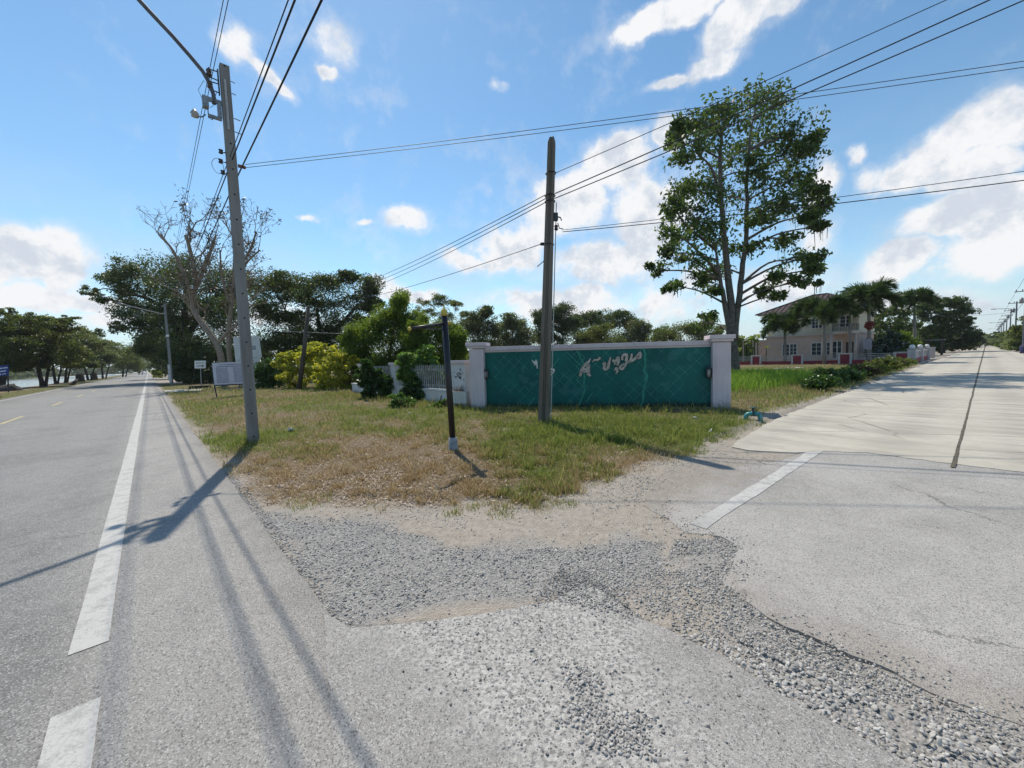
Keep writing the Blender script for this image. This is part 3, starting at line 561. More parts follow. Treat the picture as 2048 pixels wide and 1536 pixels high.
ok = (RS.rand(len(x)) < pr) & (l1 < -.72) & (l2 < -2.35) & (sdf(x, y, SIDE) < -.03) & (cov > .02); x, y, cov, gr, clump = x[ok], y[ok], cov[ok], gr[ok], clump[ok]
xa, ya = polar(260000, -50, 48, 3.2, 14); ca, ga = corner_fields(xa, ya); la = xa * N1[0] + ya * N1[1]; lb = xa * N2[0] + ya * N2[1]; cl = fbm(xa, ya, 3.2, 4, 211)
ok = (RS.rand(len(xa)) < ca * (.10 + .75 * sstep(.45, .68, cl)) * .55) & (la < -.74) & (lb < -2.4) & (sdf(xa, ya, SIDE) < -.05); xa, ya, ga, cl = xa[ok], ya[ok], ga[ok], cl[ok]; na_ = len(xa)
V, Fq = blades(np.column_stack([xa, ya, ground_z(xa, ya) - .004]), (.035 + .11 * RS.rand(na_) ** 1.6) * (.6 + .8 * sstep(.45, .7, cl)), .0022 + .0016 * RS.rand(na_) + .0003 * np.hypot(xa, ya), 1.9)
tag(npmesh('wispy_grass', V, Fq, GM, None, dict(green=np.repeat(np.clip(ga * .8 + .25 * (RS.rand(na_) - .5), 0, 1), 5))), kind='stuff')
d = np.hypot(x, y); n = len(x); hgt = (.020 + .060 * RS.rand(n) ** 1.5) * (.55 + .9 * gr) * (.45 + 2.0 * sstep(.45, .74, clump)) * (1 + .02 * d); hgt = np.where(RS.rand(n) < .02, hgt * 2.6, hgt)
V, Fq = blades(np.column_stack([x, y, ground_z(x, y) - .004]), hgt, .0028 + .0026 * RS.rand(n) + .00055 * d, 1.5)
tag(npmesh('grass', V, Fq, GM, None, dict(green=np.repeat(gr, 5))), kind='stuff')
# dead leaves and chaff lying on the verge
x, y = polar(95000, -50, 48, 3.2, 18); cov, gr = corner_fields(x, y); l1 = x * N1[0] + y * N1[1]; l2 = x * N2[0] + y * N2[1]
ok = (RS.rand(len(x)) < np.clip(.9 * sstep(.0, .5, cov) * (1.1 - gr), 0, 1) * (.3 + .9 * sstep(.45, .62, fbm(x, y, 1.7, 3, 121)))) & (l1 < -.72) & (l2 < -2.35) & (sdf(x, y, SIDE) < -.03); x, y = x[ok], y[ok]; n = len(x)
Rm = rots(n); L = .006 + .017 * RS.rand(n) ** 2; Wd = L * (.25 + .4 * RS.rand(n)); loc = np.stack([np.stack([-L, 0 * L, 0 * L], 1), np.stack([0 * L, Wd, .3 * Wd], 1), np.stack([L, 0 * L, .2 * L], 1), np.stack([0 * L, -Wd, .3 * Wd], 1)], 1)
t = RS.rand(n) * 6.283; tl = .45 * RS.randn(n); X = loc[..., 0] * np.cos(t)[:, None] - loc[..., 1] * np.sin(t)[:, None]; Y = loc[..., 0] * np.sin(t)[:, None] + loc[..., 1] * np.cos(t)[:, None]; Z = loc[..., 2] + loc[..., 0] * tl[:, None]
V = np.stack([X + x[:, None], Y + y[:, None], Z + (ground_z(x, y) + .006 + .012 * RS.rand(n))[:, None]], -1).reshape(-1, 3)
CH = stonemat('dry_chaff', [(.20, .13, .08), (.42, .31, .22), (.56, .45, .34), (.28, .18, .11), (.64, .55, .45)])
tag(npmesh('fallen_leaves', V, np.arange(n * 4).reshape(n, 4), CH), kind='stuff')

# ================================================================== STREET FURNITURE
def pole_mat(name, col, holes=None, ax=(1, 0, 0), streak=True):
    k = NT(name); n1 = k.noise(3, 6, .6, k.mapv((1, 1, .25))); n2 = k.noise(40, 4, .6); n3 = k.noise(1.2, 5, .6, k.mapv((9, 9, .35)))
    c = k.mix(k.mr(n1, .3, .7), tuple(q * .78 for q in col), tuple(q * 1.12 for q in col)); c = k.mix(k.mr(n3, .5, .72, 0, .6), c, tuple(q * .5 for q in col)); c = k.mix(k.mr(n2, .55, .8, 0, .5), c, tuple(min(1, q * 1.4) for q in col))
    z = k.sep(k.co)[2]; low = k.mr(k.math('ADD', z, k.math('MULTIPLY', n2, .3)), .55, .1, 0, .5); c = k.mix(low, c, (.14, .13, .10))
    h = n2
    if holes:
        lat = k.dotc(ax); zz = k.math('SUBTRACT', k.math('FRACT', k.math('DIVIDE', z, holes)), .5); r = k.math('ADD', k.math('POWER', k.math('MULTIPLY', zz, holes), 2), k.math('POWER', lat, 2))
        hm = k.mr(r, .00035, .00018); c = k.mix(hm, c, (.02, .02, .02)); h = k.math('SUBTRACT', n2, k.math('MULTIPLY', hm, 3))
    k.bsdf(c, .9, k.bump(h, .35, .01), 0, .2); return k.m
IRON = simple('galvanised_iron', (.26, .27, .28), .5, .25, 20, .6, .5, dirt=((.15, .09, .05), .6))
DARKIRON = simple('dark_iron', (.045, .045, .05), .5, .3, 20, .3, .5)
PORC = simple('brown_porcelain', (.10, .06, .045), .3, .2, 20)
GREYPORC = simple('grey_porcelain', (.42, .40, .38), .3, .15, 20)
CABLE = simple('black_cable', (.022, .022, .026), .6, .2, 3)
GCABLE = simple('grey_wire', (.06, .06, .065), .55, .2, 3, .3)
BLACK = simple('black_paint', (.012, .012, .014), .38, .3, 5, 0, .45, dirt=((.09, .08, .07), .35))
GOLD = simple('gold_paint', (.52, .40, .08), .45, .2, 8, .2)

A0 = Vector((*gp(507, 885), 0.0)); A0.z = float(ground_z([A0.x], [A0.y])[0]) - .1
n1v = Vector((*N1, 0)).normalized(); d1v = Vector((*D1, 0)).normalized()
rzA = math.atan2(n1v.y, n1v.x)
def on_plane(px, py, P0, nrm):
    d = ray(px, py); o = Vector((0, 0, H)); t = (P0 - o).dot(nrm) / d.dot(nrm); return o + d * t
R1 = empty('utility_pole', A0, 'tall square concrete utility pole with curved street lamp arm, standing beside the asphalt edge', 'utility pole', 'utility poles along the main road')
HA = 7.32
def square_pole(root, h, w0, w1, rz, mat, bevel=.012):
    mb = MB(); mb.box((root.location.x, root.location.y, root.location.z + h / 2), (w0, w0 * .92, h), (w1 / w0, w1 / w0), rz); return mb.build('shaft', mat, root, False, bevel)
square_pole(R1, HA, .188, .150, rzA, pole_mat('pole_concrete', (.25, .24, .225), .47, (N1[0], N1[1], 0)))
def pA(t, z, s=0): return A0 + n1v * t + d1v * s + Vector((0, 0, z - A0.z))
# two spool insulators in D-irons near the top
spools = []
for z in (6.98, 6.76):
    mb = MB(); mb.tube([pA(.10, z + .08), pA(.26, z + .07)], .010, 6); mb.tube([pA(.10, z - .08), pA(.26, z - .07)], .010, 6); mb.tube([pA(.24, z + .10), pA(.24, z - .10)], .009, 6)
    mb.box(pA(.105, z), (.02, .05, .24), None, rzA); b = mb.build('insulator_bracket', DARKIRON, R1)
    mb = MB(); mb.lathe(pA(.24, z), [(.02, -.055), (.042, -.05), (.045, -.02), (.028, 0), (.045, .02), (.042, .05), (.02, .055)], 10); o = mb.build('insulator', PORC, R1, True); spools.append(pA(.24, z))
for z in (6.98, 6.76, 6.30, 6.05): MB().tube([pA(-.09, z), pA(-.155 - (.04 if z < 6.5 else 0), z - .01)], .008, 6).build('through_bolt', IRON, R1)
# lamp arm bracket and arm, reaching out over the main road
mb = MB(); mb.box(pA(.20, 6.50), (.26, .05, .07), None, rzA); mb.box(pA(.125, 6.36), (.06, .09, .30), None, rzA); mb.box(pA(.20, 6.20), (.20, .06, .05), None, rzA); mb.box(pA(.33, 6.42), (.09, .11, .20), None, rzA)
mb.build('lamp_bracket', IRON, R1, False, .004)
arm_px = [(428, 208), (427, 190), (420, 168), (405, 142), (380, 112), (345, 72), (300, 24), (278, 0)]
arm = [on_plane(a, b, A0 + n1v * 0 + Vector((0, 0, 6)), d1v) for a, b in arm_px]
dirn = (arm[-1] - arm[-2]).normalized(); arm += [arm[-1] + dirn * .5, arm[-1] + dirn * 1.0 + n1v * .1]
mb = MB(); mb.tube(arm, .034, 10); o = mb.build('lamp_arm', simple('dull_grey_arm', (.10, .105, .115), .6, .2, 12), R1, True)
e = arm[-1]; mb = MB(); hd = (n1v + Vector((0, 0, .18))).normalized(); up = Vector((0, 0, 1)); sd = hd.cross(up)
pr = [(0, .05, .05), (.12, .10, .07), (.40, .13, .09), (.62, .10, .06), (.70, .03, .02)]; vs = []
for t, w, hh in pr: vs += [e + hd * t + sd * (w * math.cos(q * math.pi / 4)) + up * (hh * math.sin(q * math.pi / 4)) for q in range(8)]
mb.add(vs, [(i * 8 + q, i * 8 + (q + 1) % 8, (i + 1) * 8 + (q + 1) % 8, (i + 1) * 8 + q) for i in range(4) for q in range(8)] + [tuple(range(8))[::-1], tuple(range(32, 40))]); mb.build('lamp_head', IRON, R1, True)
mb = MB(); mb.lathe(pA(.50, 6.16), [(.03, -.07), (.06, -.06), (.045, -.03), (.07, -.01), (.05, .02), (.03, .06)], 10); mb.build('insulator', GREYPORC, R1, True)
mb = MB(); mb.tube([pA(.34, 6.20), pA(.40, 6.13), pA(.47, 6.12)], .010, 6); mb.tube([pA(.30, 6.30), pA(.30, 6.16), pA(.25, 6.14), pA(.22, 6.2)], .008, 6); mb.build('insulator_bracket', DARKIRON, R1)
mb = MB(); mb.tube([pA(.02, 6.90, -.112), pA(.02, 6.0, -.116)], .018, 6); mb.build('lamp_conduit', GREYPORC, R1)
# lower cable brackets, turns of spare wire
for t, z in ((.155, 5.60), (.17, 5.42), (.15, 5.22)): mb = MB(); mb.lathe(pA(t, z), [(.02, -.04), (.04, -.03), (.025, 0), (.04, .03), (.02, .04)], 8); mb.tube([pA(.08, z), pA(t, z)], .01, 6); mb.build('cable_clamp', DARKIRON, R1, True)
mb = MB(); mb.box(pA(-.15, 5.42), (.10, .04, .05), None, rzA); mb.lathe(pA(-.20, 5.42), [(.015, -.03), (.03, -.02), (.03, .02), (.015, .03)], 8); mb.build('cable_clamp', simple('rusty_iron', (.22, .10, .05), .8, .3, 20), R1)
mb = MB(); mb.tube([pA(.22 + .09 * math.cos(a), 5.32 + .13 * math.sin(a), .02 * math.sin(3 * a)) for a in np.linspace(0, 11, 40)], .004, 5); mb.build('spare_wire', CABLE, R1); mb = MB(); mb.tube([pA(.14, 6.7), pA(.17, 6.6), pA(.15, 6.5), pA(.26, 6.35)], .004, 5); mb.tube([pA(.25, 6.76), pA(.33, 6.80), pA(.42, 6.6), pA(.35, 6.4)], .004, 5); mb.build('spare_wire', CABLE, R1)

# ---- the shorter old pole with a grooved face
B0 = Vector((*gp(1087, 850), -.08)); B1 = Vector((1.03, B0.y, 6.20)); R2 = empty('utility_pole', B0, 'weathered dark concrete pole with a grooved face, leaning before the teal sign wall', 'utility pole')
ax = (B1 - B0).normalized(); bx = Vector((math.cos(-.18), math.sin(-.18), 0)); by = Vector((-bx.y, bx.x, 0))
def ipole(w0, w1):
    vs = []; prof = [(-.5, -.42), (-.16, -.42), (-.11, -.24), (.11, -.24), (.16, -.42), (.5, -.42), (.5, .42), (-.5, .42)]
    for P, w in ((B0, w0), (B1 - ax * .12, w1)): vs += [P + bx * (a * w) + by * (b * w) for a, b in prof]
    vs += [B1 - ax * .10 + bx * (a * w1 * .55) + by * (b * w1 * .55) + ax * .10 for a, b in prof]
    return MB().add(vs, [tuple(range(8))[::-1], tuple(range(16, 24))] + [(i * 8 + q, i * 8 + (q + 1) % 8, (i + 1) * 8 + (q + 1) % 8, (i + 1) * 8 + q) for i in range(2) for q in range(8)])
ipole(.25, .16).build('shaft', pole_mat('old_pole_concrete', (.185, .16, .13)), R2, False, .008)
def pB(z, dx=0.0, dy=0.0): return B0 + (B1 - B0) * ((z - B0.z) / (B1.z - B0.z)) + bx * dx + by * dy
for z in (5.45, 4.98, 4.86, 3.95): MB().tube([pB(z, .11 * math.cos(a), .10 * math.sin(a)) for a in np.linspace(0, 6.283, 13)], .011, 5, False).build('wire_wrap', CABLE, R2)
mb = MB(); mb.box(pB(4.52, .13, -.02), (.09, .08, .16), None, .2); mb.tube([pB(4.55, .13), pB(4.5, .24), pB(4.44, .26)], .014, 6); mb.build('cable_clamp', DARKIRON, R2); mb = MB(); mb.lathe(pB(4.30, .15), [(.02, -.06), (.045, -.04), (.03, 0), (.045, .04), (.02, .06)], 8); mb.tube([pB(4.4, .18), pB(4.28, .22), pB(4.26, .30)], .010, 6); mb.build('cable_clamp', DARKIRON, R2)
mb = MB(); mb.lathe(pB(3.98, -.14), [(.02, -.05), (.035, -.03), (.035, .03), (.02, .05)], 8, Matrix.Rotation(1.57, 3, 'Y')); mb.tube([pB(3.62, -.09), pB(3.5, -.24)], .010, 5); mb.build('cable_clamp', DARKIRON, R2)
mb = MB(); mb.tube([pB(4.85, .135, .06), pB(3.0, .14, .07), pB(1.5, .145, .075), pB(.1, .15, .08)], .012, 6); mb.build('ground_wire', simple('pale_wire', (.45, .50, .50), .5), R2)

# ---- slim black post with a bare sign arm
G0 = Vector((*gp(907, 906), 0)); G0.z = float(ground_z([G0.x], [G0.y])[0]); R3 = empty('sign_post', G0, 'slim black post with gold caps and bare side arm in a concrete foot', 'sign post')
g1 = Vector((G0.x - .05, G0.y, 2.24)); gd = (g1 - G0).normalized()
def pG(z): return G0 + gd * ((z - G0.z) / gd.z)
mb = MB(); mb.tube([pG(-.05), pG(1.2), g1], .050, 14); mb.build('post', BLACK, R3, True)
mb = MB(); mb.lathe(g1, [(.052, -.02), (.054, .02), (.046, .035), (.052, .055), (.035, .085), (.014, .10), (.010, .15), (.002, .17)], 14); mb.build('finial', GOLD, R3, True)
a0 = pG(2.10); a1 = at(818, 658, G0.y - .62)
mb = MB(); mb.tube([a0 - (a1 - a0).normalized() * .02, a1], .026, 12); mb.build('sign_arm', BLACK, R3, True)
bk = (a0 - a1).normalized(); mb = MB(); mb.tube([a0 + bk * .045, a0 + bk * .07, a0 + bk * .13, a0 + bk * .15], [.03, .033, .028, .012], 12); mb.build('arm_cap', GOLD, R3, True); mb = MB(); mb.tube([a1 + bk * .02, a1, a1 - bk * .015], [.03, .03, .012], 12); mb.build('arm_cap', GOLD, R3, True)
rail = simple('rail', (.06, .06, .06), .5); mb = MB(); mb.box((a0 * .5 + a1 * .5) - Vector((0, 0, .035)), ((a0 - a1).length * .9, .008, .02), None, math.atan2((a0 - a1).y, (a0 - a1).x)); mb.build('hanger_rail', BLACK, R3)
k = NT('painted_concrete_foot'); n1, n2 = k.noise(12, 6, .65), k.noise(45, 5, .65); c = k.mix(k.mr(n1, .4, .62), (.20, .23, .27), (.42, .45, .48)); c = k.mix(k.mr(n2, .55, .7), c, (.62, .63, .62)); k.bsdf(c, .9, k.bump(n2, .6, .01))
mb = MB(); mb.box(pG(.105), (.145, .145, .31), (.82, .82), .35); mb.build('foot', k.m, R3, False, .012)

# ---- far pole of the same line, and the leaning wooden pole
fx = P1(54.5, -1.75); Fp = Vector((*at(344, 770, 40.2)[:2], -.1)); R4 = empty('utility_pole', Fp, 'distant concrete utility pole with straight lamp arm under the dark roadside tree', 'utility pole', 'utility poles along the main road')
square_pole(R4, 8.5, .26, .19, rzA, MATS.get('x') or pole_mat('pole_concrete_far', (.29, .285, .275), .47, (N1[0], N1[1], 0)))
q0, q1 = at(325, 628, 40.0), at(255, 611, 38.0); mb = MB(); mb.tube([Fp + Vector((0, 0, 7.6)), q0, q1], .045, 8); mb.build('lamp_arm', GREYPORC, R4, True)
mb = MB(); mb.tube([q1, q1 + (q1 - q0).normalized() * .7], [.05, .10], 8); mb.build('lamp_head', IRON, R4, True)
pc = at(339, 746, 39.8); mb = MB(); mb.box((pc.x, pc.y, pc.z), (.22, .05, 1.75), None, .7); mb.build('white_panel', simple('white_panel', (.62, .62, .62), .7), R4)
mt = at(335, 672, 39.8); mb = MB(); mb.lathe(mt, [(.02, -.12), (.13, -.1), (.13, .1), (.02, .12)], 10); mb.build('pole_lamp', simple('white_lamp', (.75, .75, .75), .4), R4, True)  # white drum stands for the small lamp on this pole
Wb = Vector((*gp(597, 781), -.1)); Wt = at(617, 612, Wb.y + .3); R5 = empty('wooden_pole', Wb, 'leaning dark timber pole standing in front of the yellow leaved bushes', 'pole')
mb = MB(); mb.tube([Wb, Wb * .5 + Wt * .5 + Vector((.05, 0, 0)), Wt], [.15, .13, .10], 9); mb.build('shaft', pole_mat('old_timber', (.10, .085, .07)), R5, True)
cb = at(612, 640, Wb.y); mb = MB(); mb.tube([cb + Vector((-.35, 0, .05)), cb + Vector((.45, .1, -.05))], .04, 6); mb.build('crossbar', simple('old_wood', (.10, .085, .07), .9), R5)

# ---- cables: each run its own thing
def cable(label, pts, r=.008, sag=0.0, mat=None, group='overhead cables'):
    P = []
    for a, b in zip(pts[:-1], pts[1:]):
        n = 22
        for i in range(n + (1 if b is pts[-1] else 0)):
            t = i / n; P.append(a.lerp(b, t) - Vector((0, 0, sag * (a - b).length * 4 * t * (1 - t))))
    mb = MB(); mb.tube(P, r, 6); o = mb.build('power_cable', mat or CABLE, None, True); return tag(o, label, 'cable', group)
def back(p, L=42, dz=.6): return p - d1v * L + Vector((0, 0, dz))
farT = Fp + Vector((0, 0, 8.2)); farM = Fp + Vector((0, 0, 7.2))
cable('thin wire through the topmost insulator of the lamp pole, along the main road', [back(spools[0] + d1v * .0, 42, 1.0), spools[0], farT + n1v * .15], .0055, .004, GCABLE)
cable('thin wire through the second insulator of the lamp pole, along the main road', [back(pA(.09, 7.05, .1), 42, 1.0), pA(.24, 6.76), farT + n1v * .15 - Vector((0, 0, .25))], .0055, .004, GCABLE)
a = on_plane(478, 285, A0, n1v); cable('thick black cable passing the lamp pole just above the branch wires', [back(a - n1v * .02, 42, .9), a, farM - n1v * .1], .011, .0045)
a2 = a + Vector((0, 0, .05)) + n1v * .03; cable('thinner black cable twinned with the thick one beside the lamp pole', [back(a2, 42, 1.05), a2, farM + Vector((0, 0, .1))], .007, .0045)
a = pA(-.14, 5.36); cable('lowest thick cable running past the lamp pole and along the roadside', [back(a - n1v * .30, 42, .9), a, farM - n1v * .1 - Vector((0, 0, .5))], .0125, .005)
a = pA(-.22, 5.45)
def far_end(px, py, A, Yt):  # point on the pixel ray at depth Yt
    return at(px, py, Yt)
for (y1, lab, dz) in ((112, 'upper wire of the pair from the lamp pole passing before the tall tree', .03), (122, 'lower wire of the pair from the lamp pole passing before the tall tree', -.03)):
    e = at(2048, y1, 6.0); v = (e - a); cable(lab, [a + Vector((0, 0, dz)), e + v * .35], .005, .006, GCABLE)
b1 = pB(5.45, .1)
cable('single black wire from the top of the grooved pole rising over the side road', [b1, at(1880, 0, 6.95) + (at(1880, 0, 6.95) - b1) * .7], .007, .004)
b2, b3 = pB(5.02, .1), pB(4.92, .1)
e = at(1962, 0, 6.8); cable('upper thick cable from the grooved pole rising over the side road', [b2, e + (e - b2) * .7], .011, .005)
e = at(2030, 0, 6.6); cable('lower thick cable from the grooved pole rising over the side road', [b3, e + (e - b3) * .7], .010, .005)
b4, b5 = pB(4.24, .28), pB(4.20, .29)
e = at(2048, 327, 6.4); cable('upper of two slack wires from the grooved pole clamp across the side road', [b4, e + (e - b4) * .7], .0055, .010)
e = at(2048, 345, 6.4); cable('lower of two slack wires from the grooved pole clamp across the side road', [b5, e + (e - b5) * .7], .008, .010)
e1 = at(690, 585, 20); tgt = Wt - Vector((0, 0, .15))
for z, ppx, lab in ((5.02, (741, 560), 'topmost cable falling away from the grooved pole towards the garden trees'), (4.94, (746, 566), 'second cable falling away from the grooved pole towards the garden trees'), (4.86, (752, 572), 'third cable falling away from the grooved pole towards the garden trees')):
    e = at(*ppx, 22.5); s = pB(z, -.09); cable(lab, [s, e, e + (e - s) * .6 - Vector((0, 0, .6))], .009, .006)
s = pB(3.98, -.17); e = at(722, 598, 21.5); cable('lower cable from the side clamp of the grooved pole to the leaning timber pole', [s, e, Wt - Vector((0, 0, .2))], .008, .006)
cable('pale service wire running level behind the yellow bushes', [at(505, 658, 30), at(612, 664, 26), at(720, 668, 27)], .014, .006, GREYPORC)

# ================================================================== SIGN WALL
WA = Vector((-1.23, 11.35, -.02)); WB = Vector((5.61, 9.82, 0)); we = (Vector((WB.x, WB.y, 0)) - Vector((WA.x, WA.y, 0))); WLEN = we.length; we.normalize(); wy = Vector((-we.y, we.x, 0))
if wy.y < 0: wy = -wy
WM = Matrix(((we.x, wy.x, 0, WA.x), (we.y, wy.y, 0, WA.y), (-.012, 0, 1, WA.z), (0, 0, 0, 1)))
def wallmat(name, col, dirt=.5):
    k = NT(name); n1, n2, n3 = k.noise(1.2, 6, .6), k.noise(9, 6, .62), k.noise(1, 6, .6, k.mapv((14, 14, .7)))
    c = k.mix(k.mr(n1, .3, .7), tuple(q * .88 for q in col), tuple(min(1, q * 1.06) for q in col)); c = k.mix(k.mr(n3, .5, .75, 0, dirt * .5), c, (.30, .29, .29))
    z = k.sep(k.co)[2]; lo = k.mr(k.math('ADD', z, k.math('MULTIPLY', k.math('SUBTRACT', n2, .5), .55)), .30, .02, 0, dirt); c = k.mix(lo, c, (.20, .19, .18))
    sp = k.math('MULTIPLY', k.mr(k.noise(22, 4, .6), .62, .68), k.mr(z, .8, .1)); c = k.mix(k.math('MULTIPLY', sp, .8), c, (.09, .085, .08))
    k.bsdf(c, .85, k.bump(n2, .15, .01), 0, .25); return k.m
PINK = wallmat('pale_pink_render', (.64, .555, .575), .6)
RW = empty('sign_wall', WA, 'broad estate name wall of teal panel between two pale pink pillars', 'wall')
for x0 in (0, WLEN - .43):
    MB(WM).box((x0 + .215, .215, .92), (.43, .43, 1.86)).build('pillar', PINK, RW, False, .012)
    mb = MB(WM); mb.box((x0 + .215, .215, 1.985), (.60, .60, .10)); mb.box((x0 + .215, .215, 1.9), (.52, .52, .068)); mb.build('pillar_cap', PINK, RW, False, .01)
mb = MB(WM); mb.box((WLEN / 2, .26, 1.852), (WLEN - .866, .30, .115)); mb.box((WLEN / 2, .265, 1.768), (WLEN - .868, .24, .05)); mb.build('top_beam', PINK, RW, False, .008)
k = NT('teal_tile'); xv = k.dotc((we.x, we.y, 0)); zv = k.sep(k.co)[2]; vv = k.n('ShaderNodeCombineXYZ'); k.put(vv.inputs[0], xv); k.put(vv.inputs[1], zv); v = vv.outputs[0]
rot = k.mapv((1, 1, 1), (0, 0, math.radians(45)), (0, 0, 0), v); br = k.n('ShaderNodeTexBrick'); br.offset = 0; br.inputs['Scale'].default_value = 1; br.inputs['Brick Width'].default_value = .205; br.inputs['Row Height'].default_value = .205; br.inputs['Mortar Size'].default_value = .0042; br.inputs['Mortar Smooth'].default_value = .3; k.put(br.inputs['Vector'], rot)
n1, n2, n3 = k.noise(.9, 5, .6, v), k.noise(6, 6, .65, v), k.noise(2.2, 4, .55, k.mapv((1, 1, 1), (0, 0, 0), (5, 2, 0), v))
tile = k.mix(k.mr(n1, .3, .7), (.004, .092, .082), (.008, .148, .130)); tile = k.mix(k.mr(n2, .5, .8, 0, .25), tile, (.02, .13, .115))
grout = k.mix(k.mr(n3, .38, .62), (.01, .13, .125), (.10, .33, .29)); c = k.mix(k.math('MULTIPLY', br.outputs['Fac'], k.mr(n3, .38, .58, .22, .95)), tile, grout)
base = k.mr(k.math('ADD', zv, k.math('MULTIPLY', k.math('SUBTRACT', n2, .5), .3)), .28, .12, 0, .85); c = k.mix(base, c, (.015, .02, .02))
pt = k.math('MULTIPLY', k.mr(k.vor(1.1, out='Distance', vec=v), .42, .3), k.mr(k.noise(3, 3, .5, v), .5, .54)); c = k.mix(k.math('MULTIPLY', pt, .45), c, (.05, .19, .19))
k.bsdf(c, .4, k.bump(k.math('SUBTRACT', k.math('MULTIPLY', n2, .3), br.outputs['Fac']), .25, .004), 0, .2)
MB(WM).box((WLEN / 2, .22, .91), (WLEN - .866, .10, 1.66)).build('tile_panel', k.m, RW)
PF = .168  # panel face
mb = MB(WM); mb.box((WLEN / 2, .06, .065), (WLEN - .87, .30, .11)); mb.build('plinth', wallmat('dirty_plinth', (.36, .35, .34), 1.0), RW, False, .012)
Pn = -wy; PO = WM @ Vector((0, PF, 1))
def wp(px, py, out=0.0): return on_plane(px, py, PO, wy) - wy * out
def ribbon(mb, pts, widths, out, th):
    pts = [Vector(p) for p in pts]; n = len(pts); widths = widths if isinstance(widths, (list, tuple)) else [widths] * n; L = []; Rr = []
    for i, p in enumerate(pts):
        t = (pts[min(i + 1, n - 1)] - pts[max(i - 1, 0)]).normalized(); s = t.cross(wy).normalized() * (widths[i] / 2); L.append(p + s - wy * out); Rr.append(p - s - wy * out)
    vs = L + Rr + [q + wy * th for q in L + Rr]; fs = []
    for i in range(n - 1):
        a, b, c_, d = i, i + 1, n + i + 1, n + i; o = 2 * n
        fs += [(a, b, c_, d), (a + o, d + o, c_ + o, b + o), (a, a + o, b + o, b), (d, c_, c_ + o, d + o)]
    fs += [(0, n, 3 * n, 2 * n), (n - 1, 3 * n - 1, 4 * n - 1, 2 * n - 1)]; mb.add(vs, fs)
def smooth_pts(P, n=5):
    P = [Vector(p) for p in P]; out = []
    for i in range(len(P) - 1):
        p0, p1, p2, p3 = P[max(i - 1, 0)], P[i], P[i + 1], P[min(i + 2, len(P) - 1)]
        for q in range(n):
            t = q / n; out.append(.5 * ((2 * p1) + (p2 - p0) * t + (2 * p0 - 5 * p1 + 4 * p2 - p3) * t * t + (3 * p1 - p0 - 3 * p2 + p3) * t ** 3))
    return out + [P[-1]]
GREEN_ST = simple('green_streak', (.03, .25, .18), .5, .25, 9)
for path, wd in (([(1155, 701), (1159, 712), (1166, 724), (1164, 735), (1169, 750), (1168, 768), (1170, 778), (1166, 790), (1161, 803), (1157, 817)], .05), ([(1283, 694), (1289, 702), (1290, 716), (1291, 730), (1288, 742), (1294, 750), (1291, 765), (1287, 782), (1286, 800), (1280, 815)], .055)):
    mb = MB(); P = smooth_pts([wp(*p) for p in path], 4); ribbon(mb, P, [wd * (.55 + .7 * random.random()) for _ in P], .003, .004); mb.build('repair_streak', GREEN_ST, RW)
for i, path in enumerate(([(1155, 702), (1170, 716), (1153, 733), (1170, 752)], [(1168, 742), (1153, 760), (1168, 775)], [(1053, 815), (1070, 795)], [(1104, 735), (1118, 716)], [(1135, 705), (1165, 735)], [(1172, 804), (1185, 786)])):
    mb = MB(); ribbon(mb, [wp(*p) for p in path], .012, .002, .003); mb.build('scratch', simple('pale_scratch', (.10, .36, .30), .6), RW)
LETM = simple('silver_letter', (.46, .42, .37), .5, .3, 14, .25, .4, dirt=((.16, .13, .10), .6))
def zz(p): return wp(1040 + p[0] / 7.877, 690 + p[1] / 7.877)
GLY = {'letter': [
    [([(945, 490), (968, 410), (1000, 345), (1050, 310), (1090, 300)], [.05, .06, .045, .06, .05]), ([(998, 420), (1022, 425), (1040, 390), (1022, 372), (1000, 395)], .03), ([(1085, 305), (1074, 385), (1078, 450), (1112, 488)], [.06, .07, .07, .03]), ([(1005, 322), (1050, 285), (1085, 262), (1108, 212)], [.04, .05, .04, .015])],
    [([(1143, 268), (1178, 232), (1212, 236), (1245, 222), (1264, 206), (1238, 194)], [.02, .035, .035, .035, .03, .02])],
    [([(1330, 318), (1310, 302), (1322, 280), (1346, 292), (1332, 335), (1322, 362), (1346, 382), (1388, 356), (1402, 290), (1426, 192)], [.03, .03, .03, .03, .04, .05, .05, .05, .05, .02])],
    [([(1476, 226), (1464, 250), (1484, 268), (1498, 244), (1494, 312)], [.03, .03, .03, .035, .04]), ([(1494, 312), (1514, 238), (1546, 196), (1552, 250), (1534, 326)], [.03, .04, .045, .05, .04]), ([(1492, 404), (1500, 376), (1528, 366), (1530, 420), (1506, 452)], [.02, .035, .04, .04, .015])],
    [([(1618, 236), (1608, 212), (1622, 168), (1658, 148), (1684, 172), (1674, 236), (1692, 262), (1738, 240), (1764, 138)], [.03, .035, .045, .05, .05, .055, .05, .045, .035]), ([(1684, 258), (1660, 318), (1612, 378), (1572, 362), (1596, 322), (1648, 292)], [.04, .04, .045, .04, .035, .03])],
    [([(1690, 276), (1768, 246), (1826, 196), (1892, 112), (1892, 190), (1846, 206), (1832, 160)], [.03, .045, .05, .03, .045, .04, .03])]],
    'letter_fragment': [[([(192, 236), (214, 268), (240, 290), (232, 322)], [.012, .02, .035, .01]), ([(250, 232), (262, 270), (276, 372)], [.01, .035, .015]), ([(212, 286), (262, 246)], [.03, .02])],
                        [([(486, 376), (532, 394), (538, 418)], [.04, .045, .02]), ([(480, 420), (508, 436), (488, 478)], [.012, .03, .01]), ([(540, 424), (512, 452)], .014)]]}
WHITEB = simple('white_fragment', (.72, .70, .66), .5)
